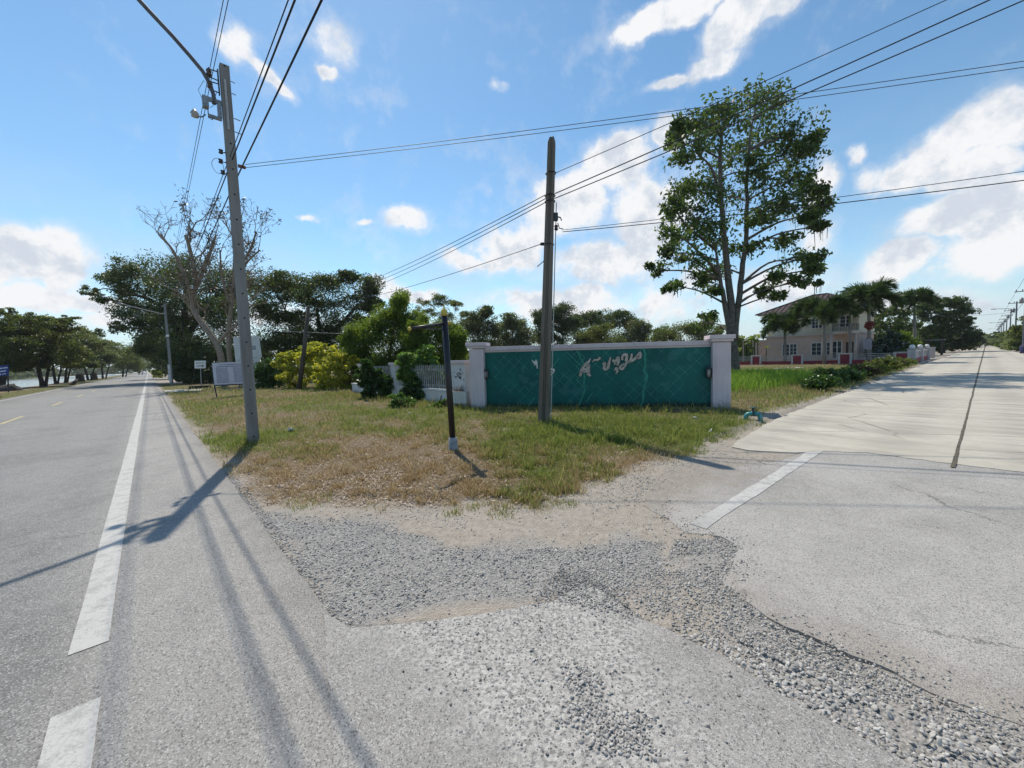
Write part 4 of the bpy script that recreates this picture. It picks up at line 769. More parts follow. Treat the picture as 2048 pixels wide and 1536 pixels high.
for nm, sets in GLY.items():
    for i, strokes in enumerate(sets):
        mb = MB(); bk_ = MB()
        for pts, w in strokes:
            pp = [zz(p) for p in pts]; ww = w if isinstance(w, list) else [w] * len(pp); P = smooth_pts(pp, 4); wi = np.interp(np.linspace(0, len(ww) - 1, len(P)), range(len(ww)), ww); ribbon(mb, P, [float(q) * 1.5 for q in wi], .035, .034); ribbon(bk_, P, [float(q) * 1.5 + .028 for q in wi], .012, .011)
        o_ = mb.build(nm, LETM if nm == 'letter' else WHITEB, RW)
        if nm == 'letter': bk_.build('dark_outline', simple('letter_outline', (.03, .035, .035), .7), o_)  # dark ribbon, slightly wider, just behind each letter stroke
# lanterns at both ends
def lantern(px, py, label, sx):
    c = wp(px, py, .0) - wy * .10; root = empty('wall_lantern', c, label, 'lantern', 'lanterns on the sign wall')
    mb = MB(); mb.box(c + wy * .09, (.09, .02, .20), None, math.atan2(we.y, we.x)); mb.tube([c + wy * .09 + Vector((0, 0, .02)), c + Vector((0, 0, .17)), c + Vector((0, 0, .13))], .012, 6)
    mb.lathe(c, [(.025, -.15), (.055, -.13), (.06, -.11)], 8); mb.lathe(c, [(.085, .09), (.075, .105), (.03, .15), (.012, .16), (.006, .21)], 8)
    for a in range(4): q = a * math.pi / 2 + .4; mb.tube([c + Vector((.057 * math.cos(q), .057 * math.sin(q), -.11)), c + Vector((.078 * math.cos(q), .078 * math.sin(q), .09))], .008, 5)
    mb.build('lantern_frame', DARKIRON, root); mb = MB(); mb.lathe(c, [(.045, -.11), (.062, .088)], 8); k = MATS.get('lantern_glass') or simple('lantern_glass', (.30, .30, .29), .25); mb.build('lantern_glass', k, root, True)
lantern(974, 748, 'black wall lantern at the end of the teal panel nearest the planter', -1); lantern(1415, 745, 'black wall lantern at the end of the teal panel nearest the concrete road', 1)
hose = [WM @ Vector((x, -.10 + .05 * math.sin(x * 4), .13 + .03 * math.sin(x * 7))) for x in np.linspace(5.55, 6.5, 14)]
o = MB().tube(hose, .018, 7).build('hose', simple('pale_hose', (.40, .37, .30), .6), None, True); tag(o, 'loose length of pale hose lying on the plinth below the teal panel', 'hose')

# ================================================================== LOW GARDEN FENCE WITH PICKETS
FA, FB = Vector((-1.42, 11.75, 0)), Vector((-8.2, 19.6, 0)); fe = (FB - FA); FL = fe.length; fe.normalize(); fy = Vector((-fe.y, fe.x, 0)); fy = fy if fy.x > 0 else -fy
FM = Matrix(((fe.x, fy.x, 0, FA.x), (fe.y, fy.y, 0, FA.y), (0, 0, 1, -.03), (0, 0, 0, 1)))
WHT = wallmat('dirty_white_render', (.62, .61, .60), .9); RF = empty('garden_fence', FA, 'low white garden fence with grey pickets running back from the sign wall', 'fence')
mb = MB(FM); mb.box((FL / 2 + .4, .1, .27), (FL - .9, .16, .54)); mb.box((FL / 2 + .4, .1, .56), (FL - .86, .24, .05)); mb.build('low_wall', WHT, RF, False, .01)
for x, w in ((.38, .78), (5.2, .42), (8.9, .40)):
    MB(FM).box((x, .1, .72), (w, .26, 1.44)).build('pillar', WHT, RF, False, .01); mb = MB(FM); mb.box((x, .1, 1.50), (w + .12, .38, .085)); mb.box((x, .1, 1.435), (w + .05, .32, .045)); mb.build('pillar_cap', PINK, RF, False, .008)
PICK = simple('weathered_picket', (.30, .30, .29), .8, .2, 10, dirt=((.10, .09, .08), .6))
for x0, x1 in ((.80, 4.95), (5.45, 8.66)):
    mb = MB(FM); n = int((x1 - x0) / .145)
    for i in range(n): x = x0 + (x1 - x0) * (i + .5) / n; mb.box((x, .1, .99), (.036, .03, .78)); mb.add([(x - .018, .085, 1.38), (x + .018, .085, 1.38), (x + .018, .115, 1.38), (x - .018, .115, 1.38), (x, .1, 1.44)], [(0, 1, 4), (1, 2, 4), (2, 3, 4), (3, 0, 4)])
    mb.box(((x0 + x1) / 2, .13, .70), (x1 - x0, .03, .05)); mb.box(((x0 + x1) / 2, .13, 1.25), (x1 - x0, .03, .05)); mb.build('picket_panel', PICK, RF)
mk = MB()
mpt = Vector((*at(920, 752, 11.9)[:2], 0)); fcx = FM @ Vector((.42, -.034, 0))
def fp(px, py): return on_plane(px, py, FM @ Vector((.3, -.036, 1)), fy)
INK = simple('black_paint_mark', (.03, .03, .03), .8)
ww = wy; wy_keep = wy
for pts, w in (([(920, 737), (921, 742)], .05), ([(913, 749), (918, 745), (923, 750)], .03), ([(911, 754), (917, 751), (921, 747)], .025), ([(917, 753), (922, 758), (921, 752)], .06), ([(924, 744), (926, 748)], .02), ([(909, 752), (912, 757)], .02), ([(927, 757), (928, 762)], .02), ([(907, 746), (909, 744)], .015)):
    P = [fp(*p) for p in pts]; n = len(P)
    L_, R_ = [], []
    for i, p in enumerate(P):
        t = (P[min(i + 1, n - 1)] - P[max(i - 1, 0)]).normalized(); s = t.cross(fy).normalized() * w / 2; L_.append(p + s); R_.append(p - s)
    mk.add(L_ + R_ + [q + fy * .002 for q in L_ + R_], [(i, i + 1, n + i + 1, n + i) for i in range(n - 1)])
mk.build('painted_mark', INK, RF)
# planter trough in the corner between fence and sign wall
pl = at(920, 796, 11.6); PLr = empty('planter_trough', Vector((pl.x, pl.y, 0)), 'raised dirty white concrete planter trough holding dead brown stalks', 'planter')
PM = Matrix(((we.x, wy.x, 0, pl.x), (we.y, wy.y, 0, pl.y), (0, 0, 1, 0), (0, 0, 0, 1)))
mb = MB(PM)
for sx, sy, dx, dy in ((0, -.13, .50, .04), (0, .13, .50, .04), (-.23, 0, .04, .22), (.23, 0, .04, .22)): mb.box((sx, sy, .40), (dx, dy, .36), None)
mb.box((0, 0, .25), (.42, .22, .06)); mb.build('trough', wallmat('planter_white', (.55, .55, .53), .8), PLr, False, .008)
MB(PM).box((0, 0, .50), (.418, .215, .06)).build('soil', simple('dry_soil', (.14, .10, .07), .95, .3, 20), PLr)
for sx in (-.17, .17): MB(PM).box((sx, 0, .115), (.07, .18, .21)).build('support', WHT, PLr)
P = np.array([[pl.x + RS.uniform(-.2, .12) * we.x, pl.y + RS.uniform(-.2, .12) * we.y + RS.uniform(-.06, .06), .52] for _ in range(170)]); V, Fq = blades(P, .10 + .34 * RS.rand(170), np.full(170, .006), .9)
npmesh('dead_stalks', V, Fq, grassmat('dead_stalks', [(.17, .10, .06), (.26, .165, .10), (.12, .075, .045)], [(.20, .12, .07), (.24, .15, .09)], .2), PLr, dict(green=np.zeros(len(V))))

# ================================================================== WATER VALVE
vb = Vector((*gp(1506, 838), -.01)); RV = empty('water_valve', vb, 'teal water pipe loop with dark valve standing in grass near the road edge', 'valve')
TEALP = simple('teal_pipe', (.05, .25, .27), .4, .25, 12, .1, .5, dirt=((.30, .42, .42), .4)); ex = Vector((.92, -.38, 0)); 
def pv(a, z, y=0): a *= .82; z *= .9; return vb + ex * a + Vector((-ex.y, ex.x, 0)) * y + Vector((0, 0, z))
for sg_, in ((-1,), (1,)):
    mb = MB(); mb.tube([pv(.17 * sg_, -.05), pv(.17 * sg_, .05), pv(.155 * sg_, .10), pv(.12 * sg_, .13), pv(.07 * sg_, .14), pv(.035 * sg_, .14)], .045, 12); mb.tube([pv(.045 * sg_, .14), pv(.025 * sg_, .14)], .065, 12); mb.build('pipe_elbow', TEALP, RV, True)
mb = MB(); mb.tube([pv(-.03, .14), pv(.03, .14)], .05, 12); mb.lathe(pv(0, .14), [(.04, 0), (.045, .05), (.03, .07), (.022, .12), (.03, .13), (.03, .145)], 10); mb.build('valve_body', simple('valve_dark', (.06, .07, .07), .6, .3, 20, dirt=((.25, .15, .10), .6)), RV, True)
mb = MB(); mb.tube([pv(.075 * math.cos(a), .295, .075 * math.sin(a)) for a in np.linspace(0, 6.283, 17)], .011, 6, False); mb.tube([pv(-.07, .295), pv(.07, .295)], .009, 6); mb.tube([pv(0, .295, -.07), pv(0, .295, .07)], .009, 6); mb.tube([pv(0, .27), pv(0, .30)], .016, 6); mb.build('handwheel', simple('handwheel_green', (.04, .09, .08), .5), RV, True)

# ================================================================== SIGNS ALONG THE MAIN ROAD
def board(name, label, corners, th, mat, back_mat, root_xy, cat='sign'):
    c = [Vector(p) for p in corners]; n = (c[1] - c[0]).cross(c[3] - c[0]).normalized(); n = n if n.y > 0 else -n
    root = empty(name, root_xy, label, cat); MB().prism(c, n * th).build('panel', mat, root); return root, n
STEELB = simple('dark_blue_steel', (.035, .035, .07), .5, .2, 10, .2)
BW = simple('board_white', (.60, .59, .66), .6, .08, 3, dirt=((.45, .43, .45), .4)); TXT = simple('printed_text', (.13, .12, .20), .7)
b0 = Vector((*gp(433, 797), 0)); Yb = b0.y
cs = [at(429, 770, Yb), at(508, 766, Yb + 1.1), at(503, 723, Yb + 1.1), at(424, 726, Yb)]
RB, nb = board('notice_board', 'white notice board of dense printed rows on dark posts in the dry grass', cs, .03, BW, STEELB, b0)
def bp(c, u, v): return c[0].lerp(c[1], u).lerp(c[3].lerp(c[2], u), v)
mb = MB()
def bar(mb, c, n, u0, u1, v0, v1, out=.004): 
    q = [bp(c, u0, v0), bp(c, u1, v0), bp(c, u1, v1), bp(c, u0, v1)]; mb.prism([p - n * out for p in q], n * .003)
bar(mb, cs, nb, .16, .84, .885, .915); bar(mb, cs, nb, .09, .93, .80, .83)
for i in range(15):
    v = .74 - i * .047; u = .07
    while u < .36: w = .03 + .07 * random.random(); bar(mb, cs, nb, u, min(u + w, .37), v, v + .02); u += w + .01
    u = .50
    while u < .93 and i < 15: w = .03 + .08 * random.random(); bar(mb, cs, nb, u, min(u + w, .94), v, v + .02); u += w + .01
mb.build('printed_text', TXT, RB)
mb = MB(); bar(mb, cs, nb, -.005, 1.005, -.05, .0, .012); mb.build('lower_rail', STEELB, RB)
for px_, py_, yy in ((433, 797, Yb), (510, 792, Yb + 1.1)):
    p = at(px_ - 4, py_ - 27, yy) + nb * .05; mb = MB(); mb.tube([Vector((at(px_, py_, yy).x, yy + .05, -.05)), p, at(px_ - 9, 726, yy) + nb * .05], .028, 6); mb.build('post', STEELB, RB)
# small arrow sign
Ys = 31.0; s0 = at(401, 774, Ys); cs = [at(389, 737, Ys), at(411, 736.5, Ys), at(411.5, 721, Ys), at(389, 721.5, Ys)]
RA, na = board('arrow_sign', 'small white direction sign with one dark arrow on a thin post', cs, .03, simple('sign_white', (.66, .66, .62), .6, .06), IRON, Vector((s0.x, s0.y, 0)))
mb = MB(); bar(mb, cs, na, .18, .72, .27, .36); q = [bp(cs, .70, .15), bp(cs, .90, .315), bp(cs, .70, .48)]; mb.prism([p - na * .004 for p in q], na * .003); mb.build('arrow', simple('arrow_dark', (.09, .03, .03), .7), RA)
mb = MB(); bar(mb, cs, na, .14, .34, .64, .74); bar(mb, cs, na, .37, .58, .64, .74); bar(mb, cs, na, .61, .88, .64, .74); mb.build('lettering', simple('faded_lettering', (.20, .22, .17), .7), RA)
mb = MB(); mb.tube([Vector((s0.x, s0.y + .06, -.05)), at(400, 724, Ys) + na * .05], .025, 6); mb.build('post', GREYPORC, RA)
mb = MB(); mb.box((s0.x, s0.y, .10), (1.5, .5, .22), (.9, .8), .3); o = mb.build('tyre_base', simple('black_rubber', (.02, .02, .02), .9), RA, False, .04)
# tall faded billboard standing on a cream wall
Yk = 30.5; cs = [at(473, 752, Yk), at(518, 718, Yk), at(523, 714, Yk), at(517, 672, Yk), at(466, 674, Yk)]
kb = at(495, 775, Yk); RK = empty('billboard', Vector((kb.x, kb.y, 0)), 'tall faded white billboard behind the notice board, its lower part stained', 'billboard')
k = NT('faded_billboard'); n1 = k.noise(1.8, 6, .65); n2 = k.noise(7, 6, .7); z = k.sep(k.co)[2]; c = k.mix(k.mr(n1, .3, .7), (.52, .51, .48), (.66, .65, .62)); st = k.math('MULTIPLY', k.mr(n2, .48, .58), k.mr(z, 2.5, 1.6)); c = k.mix(k.math('MULTIPLY', st, .75), c, (.16, .11, .08)); c = k.mix(k.mr(n2, .6, .8, 0, .4), c, (.35, .34, .33)); k.bsdf(c, .75)
MB().prism([at(474, 752, Yk), at(505, 752, Yk), at(517, 722, Yk), at(523, 713, Yk), at(517, 672, Yk), at(466, 674, Yk)], Vector((0, .06, 0))).build('panel', k.m, RK)
c4 = [at(474, 720, Yk), at(518, 717, Yk), at(517, 673, Yk), at(467, 675, Yk)]; nk = Vector((0, 1, 0))
mb = MB(); bar(mb, c4, nk, .26, .40, .93, .97); bar(mb, c4, nk, .26, .30, .74, .93); bar(mb, c4, nk, .26, .40, .70, .74); bar(mb, c4, nk, .37, .40, .74, .80); mb.build('red_letter', simple('faded_red', (.50, .15, .14), .7), RK)
mb = MB(); bar(mb, c4, nk, .25, .46, .36, .56); mb.build('printed_picture', simple('faded_grey_print', (.30, .31, .34), .7), RK); mb = MB(); bar(mb, c4, nk, .66, .88, .40, .60); mb.build('printed_picture', MATS['faded_grey_print'], RK); mb = MB(); bar(mb, c4, nk, .14, .60, .12, .15); bar(mb, c4, nk, .62, .92, .05, .08); mb.build('lettering', MATS['faded_grey_print'], RK)
for px_ in (478, 514): mb = MB(); p = at(px_, 770, Yk + .15); mb.tube([Vector((p.x, p.y, -.1)), at(px_, 676, Yk + .15)], .05, 6); mb.build('post', IRON, RK)
c0 = at(520, 770, Yk + .9); mb = MB(); mb.box((c0.x - .2, c0.y, .9), (2.6, .16, 1.85)); mb.box((c0.x - .2, c0.y, 1.86), (2.7, .24, .07)); o = mb.build('cream_wall', wallmat('cream_render', (.60, .56, .42), .7), None, False, .01); tag(o, 'short cream rendered wall beside the dark green shrub behind the billboard', 'wall')
# blue road sign by the river
Yl = 35.4; p0 = at(14, 785, Yl); cs = [at(-14, 754, Yl), at(17, 750, Yl), at(17, 730, Yl), at(-14, 733, Yl)]
RL, nl_ = board('road_sign', 'blue road sign with white lettering on a single post beside the river', cs, .03, simple('sign_blue', (.012, .035, .20), .5, .1), IRON, Vector((p0.x, p0.y, 0)))
mb = MB(); SW = simple('sign_lettering', (.62, .65, .70), .5)
for v, us in ((.70, ((.10, .30), (.34, .62), (.66, .94))), (.40, ((.10, .40), (.46, .84)))):
    for u0, u1 in us: bar(mb, cs, nl_, u0, u1, v, v + .10)
for u in (.45, .62, .75): bar(mb, cs, nl_, u, u + .07, .12, .22)
mb.build('lettering', SW, RL); mb = MB(); mb.tube([Vector((p0.x, p0.y + .1, -.1)), at(13, 731, Yl) + Vector((0, .06, 0))], .05, 8); mb.build('post', DARKIRON, RL)

# ================================================================== HOUSE AND ITS FENCE
def frame2(s, l):  # origin on the side road frame; x = away from road (-N2), y = along the road
    o = P2(s, l); x = Vector((-N2[0], -N2[1], 0)).normalized(); y = Vector((D2[0], D2[1], 0)).normalized()
    return Matrix(((x.x, y.x, 0, o[0]), (x.y, y.y, 0, o[1]), (0, 0, 1, 0), (0, 0, 0, 1)))
HM = frame2(47 + 9.0, -4.0) @ Matrix.Diagonal((1, 1, .94, 1))
hp = HM @ Vector((3.9, 0, 0)); RH = empty('house', Vector((hp.x, hp.y, 0)), 'two storey pink and cream house with a brown ribbed hip roof behind palms', 'house')
PKW = simple('house_pink_render', (.50, .375, .32), .85, .08, 2); CRW = simple('house_cream_render', (.58, .53, .41), .85, .08, 2); TRIM = simple('house_trim', (.50, .43, .38), .8, .06, 4); GLS = simple('window_glass', (.04, .05, .06), .12, .3, 2, 0, .6)
x0, x1, dep = 4.8, 13.6, 9.0
mb = MB(HM); mb.box(((x0 + x1) / 2, dep / 2, 1.65), (x1 - x0, dep, 3.3)); mb.box((15.2, 1.2 + 3, 1.45), (3.2, 6, 2.9)); mb.build('lower_wall', PKW, RH)
MB(HM).box(((x0 + x1) / 2, dep / 2 + .1, 4.85), (x1 - x0 - .1, dep - .1, 2.9)).build('upper_wall', CRW, RH)
mb = MB(HM); mb.box(((x0 + x1) / 2, dep / 2, 3.35), (x1 - x0 + .3, dep + .3, .22)); mb.box((15.25, 4.2, 2.95), (3.4, 6.3, .2)); mb.build('cornice', TRIM, RH)
MB(HM).box(((x0 + x1) / 2, dep / 2, 6.27), (x1 - x0 + 1.5, dep + 1.5, .12)).build('eave', simple('eave_white', (.55, .53, .50), .8), RH)
k = NT('ribbed_roof'); u = k.dotc((-N2[0], -N2[1], 0)); st = k.math('FRACT', k.math('MULTIPLY', u, 1.9)); c = k.mix(k.mr(st, .34, .46), (.02, .014, .015), k.mix(k.mr(k.noise(2, 5), .3, .7), (.075, .055, .056), (.11, .085, .085))); k.bsdf(c, .8, k.bump(st, .5, .05), 0, .1)
a, b = x0 - .95, x1 + .95; c_, d = -.95, dep + .95; rz_ = 6.34; rt = 8.7
mb = MB(HM); mb.add([(a, c_, rz_), (b, c_, rz_), (b, d, rz_), (a, d, rz_), (a + 4.6, dep / 2, rt), (b - 4.6, dep / 2, rt)], [(3, 2, 1, 0), (0, 1, 5, 4), (1, 2, 5), (2, 3, 4, 5), (3, 0, 4)])
rf = mb.build('roof', k.m, RH)
mb = MB(HM); mb.tube([(a, c_, rz_ + .03), (a + 4.6, dep / 2, rt + .05), (b - 4.6, dep / 2, rt + .05), (b, c_, rz_ + .03)], .09, 6)
mb.build('ridge_cap', simple('ridge_brown', (.06, .045, .045), .6), RH)
def window(xc, zc, w, h, bars, y=0.0, name='window'):
    mb = MB(HM); t = .07
    for dx in (-w / 2, w / 2): mb.box((xc + dx, y - .03, zc), (t, .10, h + t))
    for dz in (-h / 2, h / 2): mb.box((xc, y - .035, zc + dz), (w - t, .10, t))
    for i in range(1, bars): mb.box((xc - w / 2 + w * i / bars, y - .02, zc), (.04 if i != bars // 2 else .09, .06, h - t))
    for i in (1, 2): mb.box((xc, y - .025, zc - h / 2 + h * i / 3), (w - t, .05, .035))
    f = mb.build(name, simple('window_white', (.66, .66, .66), .6), RH); MB(HM).box((xc, y - .004, zc), (w - t, .012, h - t)).build('pane', GLS, f)
window(11.1, 1.55, 1.5, 1.5, 4); window(8.0, 1.55, 1.9, 1.5, 4); window(8.3, 4.75, 1.3, 1.3, 4); window(11.4, 4.75, 1.2, 1.2, 2)
window(6.6, 1.35, .8, 2.1, 2); window(5.9, 4.7, 1.0, 1.3, 2)
mb = MB(HM); mb.box((5.45, -.02, 1.15), (.75, .08, 2.2)); mb.build('door', simple('door_dark', (.05, .04, .04), .5), RH)
mb = MB(HM); mb.prism([(5.9 + 1.2 * math.cos(q), -1.3 * math.sin(q), 3.2) for q in np.linspace(0, math.pi, 12)], Vector((0, 0, .34))); bal = mb.build('balcony', TRIM, RH)
mb = MB(HM)
for q in np.linspace(.05, math.pi - .05, 15): mb.tube([(5.9 + 1.12 * math.cos(q), -1.22 * math.sin(q), 3.54), (5.9 + 1.12 * math.cos(q), -1.22 * math.sin(q), 4.3)], .025, 5)
mb.tube([(5.9 + 1.12 * math.cos(q), -1.22 * math.sin(q), 4.3) for q in np.linspace(0, math.pi, 12)], .04, 6); mb.build('railing', simple('railing_dark', (.08, .07, .07), .5), bal)
for x in (4.9, 6.95): MB(HM).tube([(x, -.9, 0), (x, -.9, 3.2)], .14, 10).build('porch_column', TRIM, RH, True)
# red and white fence before the house
FHM = frame2(47.0, -4.0); RED = simple('fence_red', (.24, .035, .05), .7, .12, 4); FW = simple('fence_pale', (.50, .46, .45), .85, .1, 4, dirt=((.22, .2, .19), .5))
o = FHM @ Vector((0, 0, 0)); RHF = empty('front_fence', Vector((o.x, o.y, 0)), 'low fence of pale pillars with dark red faces and metal rails before the house', 'fence'); M2 = FHM @ Matrix.Translation((0, 0, -.1))
xs = [.55, 4.3, 8.0, 11.7, 15.4, 19.2, 23.0]
for x in xs:
    mb = MB(M2); mr_ = MB(M2)
    for dx in (-.42, .42): mb.box((x + dx, .0, .5), (.16, .30, 1.0))
    mb.box((x, .0, 1.04), (1.05, .36, .09)); mb.box((x, .05, .5), (.68, .2, .98)); mr_.box((x, -.075, .50), (.66, .05, .86)); o = mb.build('pillar', FW, RHF, False, .01); mr_.build('pillar_face', RED, o)
mb = MB(M2); m3 = MB(M2)
for p, q in zip(xs[:-1], xs[1:]):
    mb.box(((p + q) / 2, 0, .21), (q - p - 1.02, .14, .42))
    for z in (.52, .68, .82, .97): m3.box(((p + q) / 2, 0, z), (q - p - 1.02, .04, .055))
mb.build('low_wall', RED, RHF); m3.build('rail', simple('rail_grey', (.38, .36, .36), .5, .1, 6, .2), RHF)
SM = Matrix(((D2[0], -N2[0], 0, P2(47.6, -4.0)[0]), (D2[1], -N2[1], 0, P2(47.6, -4.0)[1]), (0, 0, 1, -.1), (0, 0, 0, 1)))
o = SM @ Vector((0, 0, 0)); RSF = empty('side_fence', Vector((o.x, o.y, 0)), 'pale pink fence with square openings and globe lamps along the concrete road', 'fence')
mb = MB(SM); mb.box((6.5, 0, .25), (13, .16, .5)); mb.box((6.5, 0, 1.08), (13, .2, .12))
for i in range(17): mb.box((.4 + i * .77, 0, .76), (.34 if i % 2 else .14, .12, .53))
mb.build('wall_panel', FW, RSF)
for x in (.0, 6.2, 13.2, 19.5): mb = MB(SM); mb.box((x, 0, .62), (.5, .5, 1.24)); mb.box((x, 0, 1.28), (.62, .62, .08)); mb.build('pillar', FW, RSF, False, .012)
for x in (.0, 6.2, 13.2):
    mb = MB(SM); mb.lathe((x, 0, 1.47), [(.06, -.16), (.11, -.13)] + [(.20 * math.sin(q), -.20 * math.cos(q)) for q in np.linspace(.7, 3.1, 9)], 12); mb.build('globe_lamp', simple('globe_white', (.72, .72, .70), .3, .05), RSF, True)
MB(SM).box((6.5, -.1, .26), (12.6, .03, .46)).build('red_band', RED, RSF)
sg = P2(44.2, -6.4); o = MB(); sq = empty('notice_sign', Vector((sg[0], sg[1], 0)), 'small dark notice on a post in front of the house porch', 'sign')
MB().tube([(sg[0], sg[1], -.1), (sg[0], sg[1], 2.3)], .035, 6).build('post', DARKIRON, sq); MB().box((sg[0], sg[1] - .06, 1.75), (.55, .04, .9), None, -.6).build('panel', simple('notice_grey', (.22, .22, .26), .6, .1), sq)
# dark post frame at the verge further along
sh = P2(80, -3.9); q = empty('roadside_shelter', Vector((sh[0], sh[1], 0)), 'dark open post frame with flat top beside the concrete road past the globe lamp fence', 'shelter')
yv = Vector((D2[0], D2[1], 0)); xv = Vector((-N2[0], -N2[1], 0)); O = Vector((sh[0], sh[1], 0))
for a_, b_ in ((0, 0), (2.2, 0), (0, 1.3), (2.2, 1.3)): MB().tube([O + yv * a_ + xv * b_, O + yv * a_ + xv * b_ + Vector((0, 0, 2.1))], .09, 6).build('post', simple('dark_timber', (.05, .04, .035), .8), q)
MB().box(O + yv * 1.1 + xv * .65 + Vector((0, 0, 2.16)), (2.8, 1.9, .12), None, math.atan2(D2[1], D2[0])).build('flat_top', simple('frame_top', (.14, .14, .15), .7), q)

# ================================================================== UTILITY POLES ALONG THE CONCRETE ROAD
PB = P2(65, 3.35); RP = empty('utility_pole', Vector((PB[0], PB[1], -.1)), 'concrete pole nearest along the concrete road, only its crossarm showing', 'utility pole', 'utility poles along the concrete road')
square_pole(RP, 9.0, .27, .19, math.atan2(D2[1], D2[0]), pole_mat('grey_blue_pole', (.20, .20, .23)))
b = Vector((PB[0], PB[1], 0)); mb = MB(); mb.box(b + Vector((0, 0, 8.6)), (.09, 2.0, .10), None, math.atan2(D2[1], D2[0])); mb.build('crossarm', DARKIRON, RP)
for q in (-.85, -.3, .3, .85): MB().lathe(b + Vector((N2[0], N2[1], 0)) * q + Vector((0, 0, 8.66)), [(.03, 0), (.07, .06), (.04, .12), (.06, .18), (.02, .24)], 8).build('insulator', PORC, RP, True)
mb = MB(); mb.lathe(b + Vector((-.35 * N2[0], -.35 * N2[1], 7.3)), [(.05, -.4), (.2, -.38), (.2, .3), (.08, .36), (.03, .5)], 10); mb.build('transformer', IRON, RP, True)
nth = ['second', 'third', 'fourth', 'fifth', 'sixth', 'seventh', 'eighth', 'ninth', 'tenth']
src = RP
for i, s in enumerate((91, 117, 143, 169, 196, 222, 250, 280)):
    p = P2(s, 3.35); o = dup(RP, (p[0], p[1], -.1), f'{nth[i]} concrete pole along the concrete road counting from the picture edge')
    if i in (1, 4, 7):
        # street lamp arm over the road
        bb = Vector((p[0], p[1], 0)); mb = MB(); n2v = Vector((-N2[0], -N2[1], 0)); mb.tube([bb + Vector((0, 0, 7.4)), bb + n2v * 1.0 + Vector((0, 0, 7.7)), bb + n2v * 2.4 + Vector((0, 0, 7.8))], .05, 6); mb.tube([bb + n2v * 2.4 + Vector((0, 0, 7.8)), bb + n2v * 3.0 + Vector((0, 0, 7.8))], [.1, .06], 6); mb.build('lamp_arm', IRON, o)
bz = Vector((0, 0, 8.75))
for dz, lt, nm in ((0, -.85, 'outer'), (0, .85, 'inner'), (-1.6, -.15, 'lower')):
    pts = [Vector((*P2(s, 3.35 + lt), 8.8 + dz)) for s in (40, 65, 91, 117, 143, 169, 196, 222, 250, 280)]; cable(f'{nm} line strung from pole to pole along the concrete road', pts, .016, .008, GCABLE, 'lines along the concrete road')
cable('thin wire crossing high over the far end of the concrete road', [Vector((*P2(117, 3.35), 7.0)), Vector((*P2(88, -6), 6.0))], .02, .01, GCABLE)
# barrel and gate posts at the far verge
q = P2(86, 3.3); mb = MB(); mb.lathe((q[0], q[1], 0), [(.40, -.05), (.42, .1), (.46, .35), (.43, .6), (.45, .9), (.40, .95), (.36, .92)], 14); o = mb.build('barrel', simple('barrel_blue', (.03, .035, .10), .5), None, True); tag(o, 'dark blue barrel on the verge under the concrete road poles', 'barrel')
for i, (s, l, h, lab) in enumerate(((78, 4.5, 2.1, 'taller pale gate post behind the barrel by the concrete road'), (84, 4.6, 1.4, 'shorter pale gate post behind the barrel by the concrete road'))):
    q = P2(s, l); mb = MB(); mb.box((q[0], q[1], h / 2 - .05), (.6, .6, h)); mb.box((q[0], q[1], h), (.75, .75, .12)); tag(mb.build('gate_post', FW, None, False, .01), lab, 'gate post', 'gate posts')

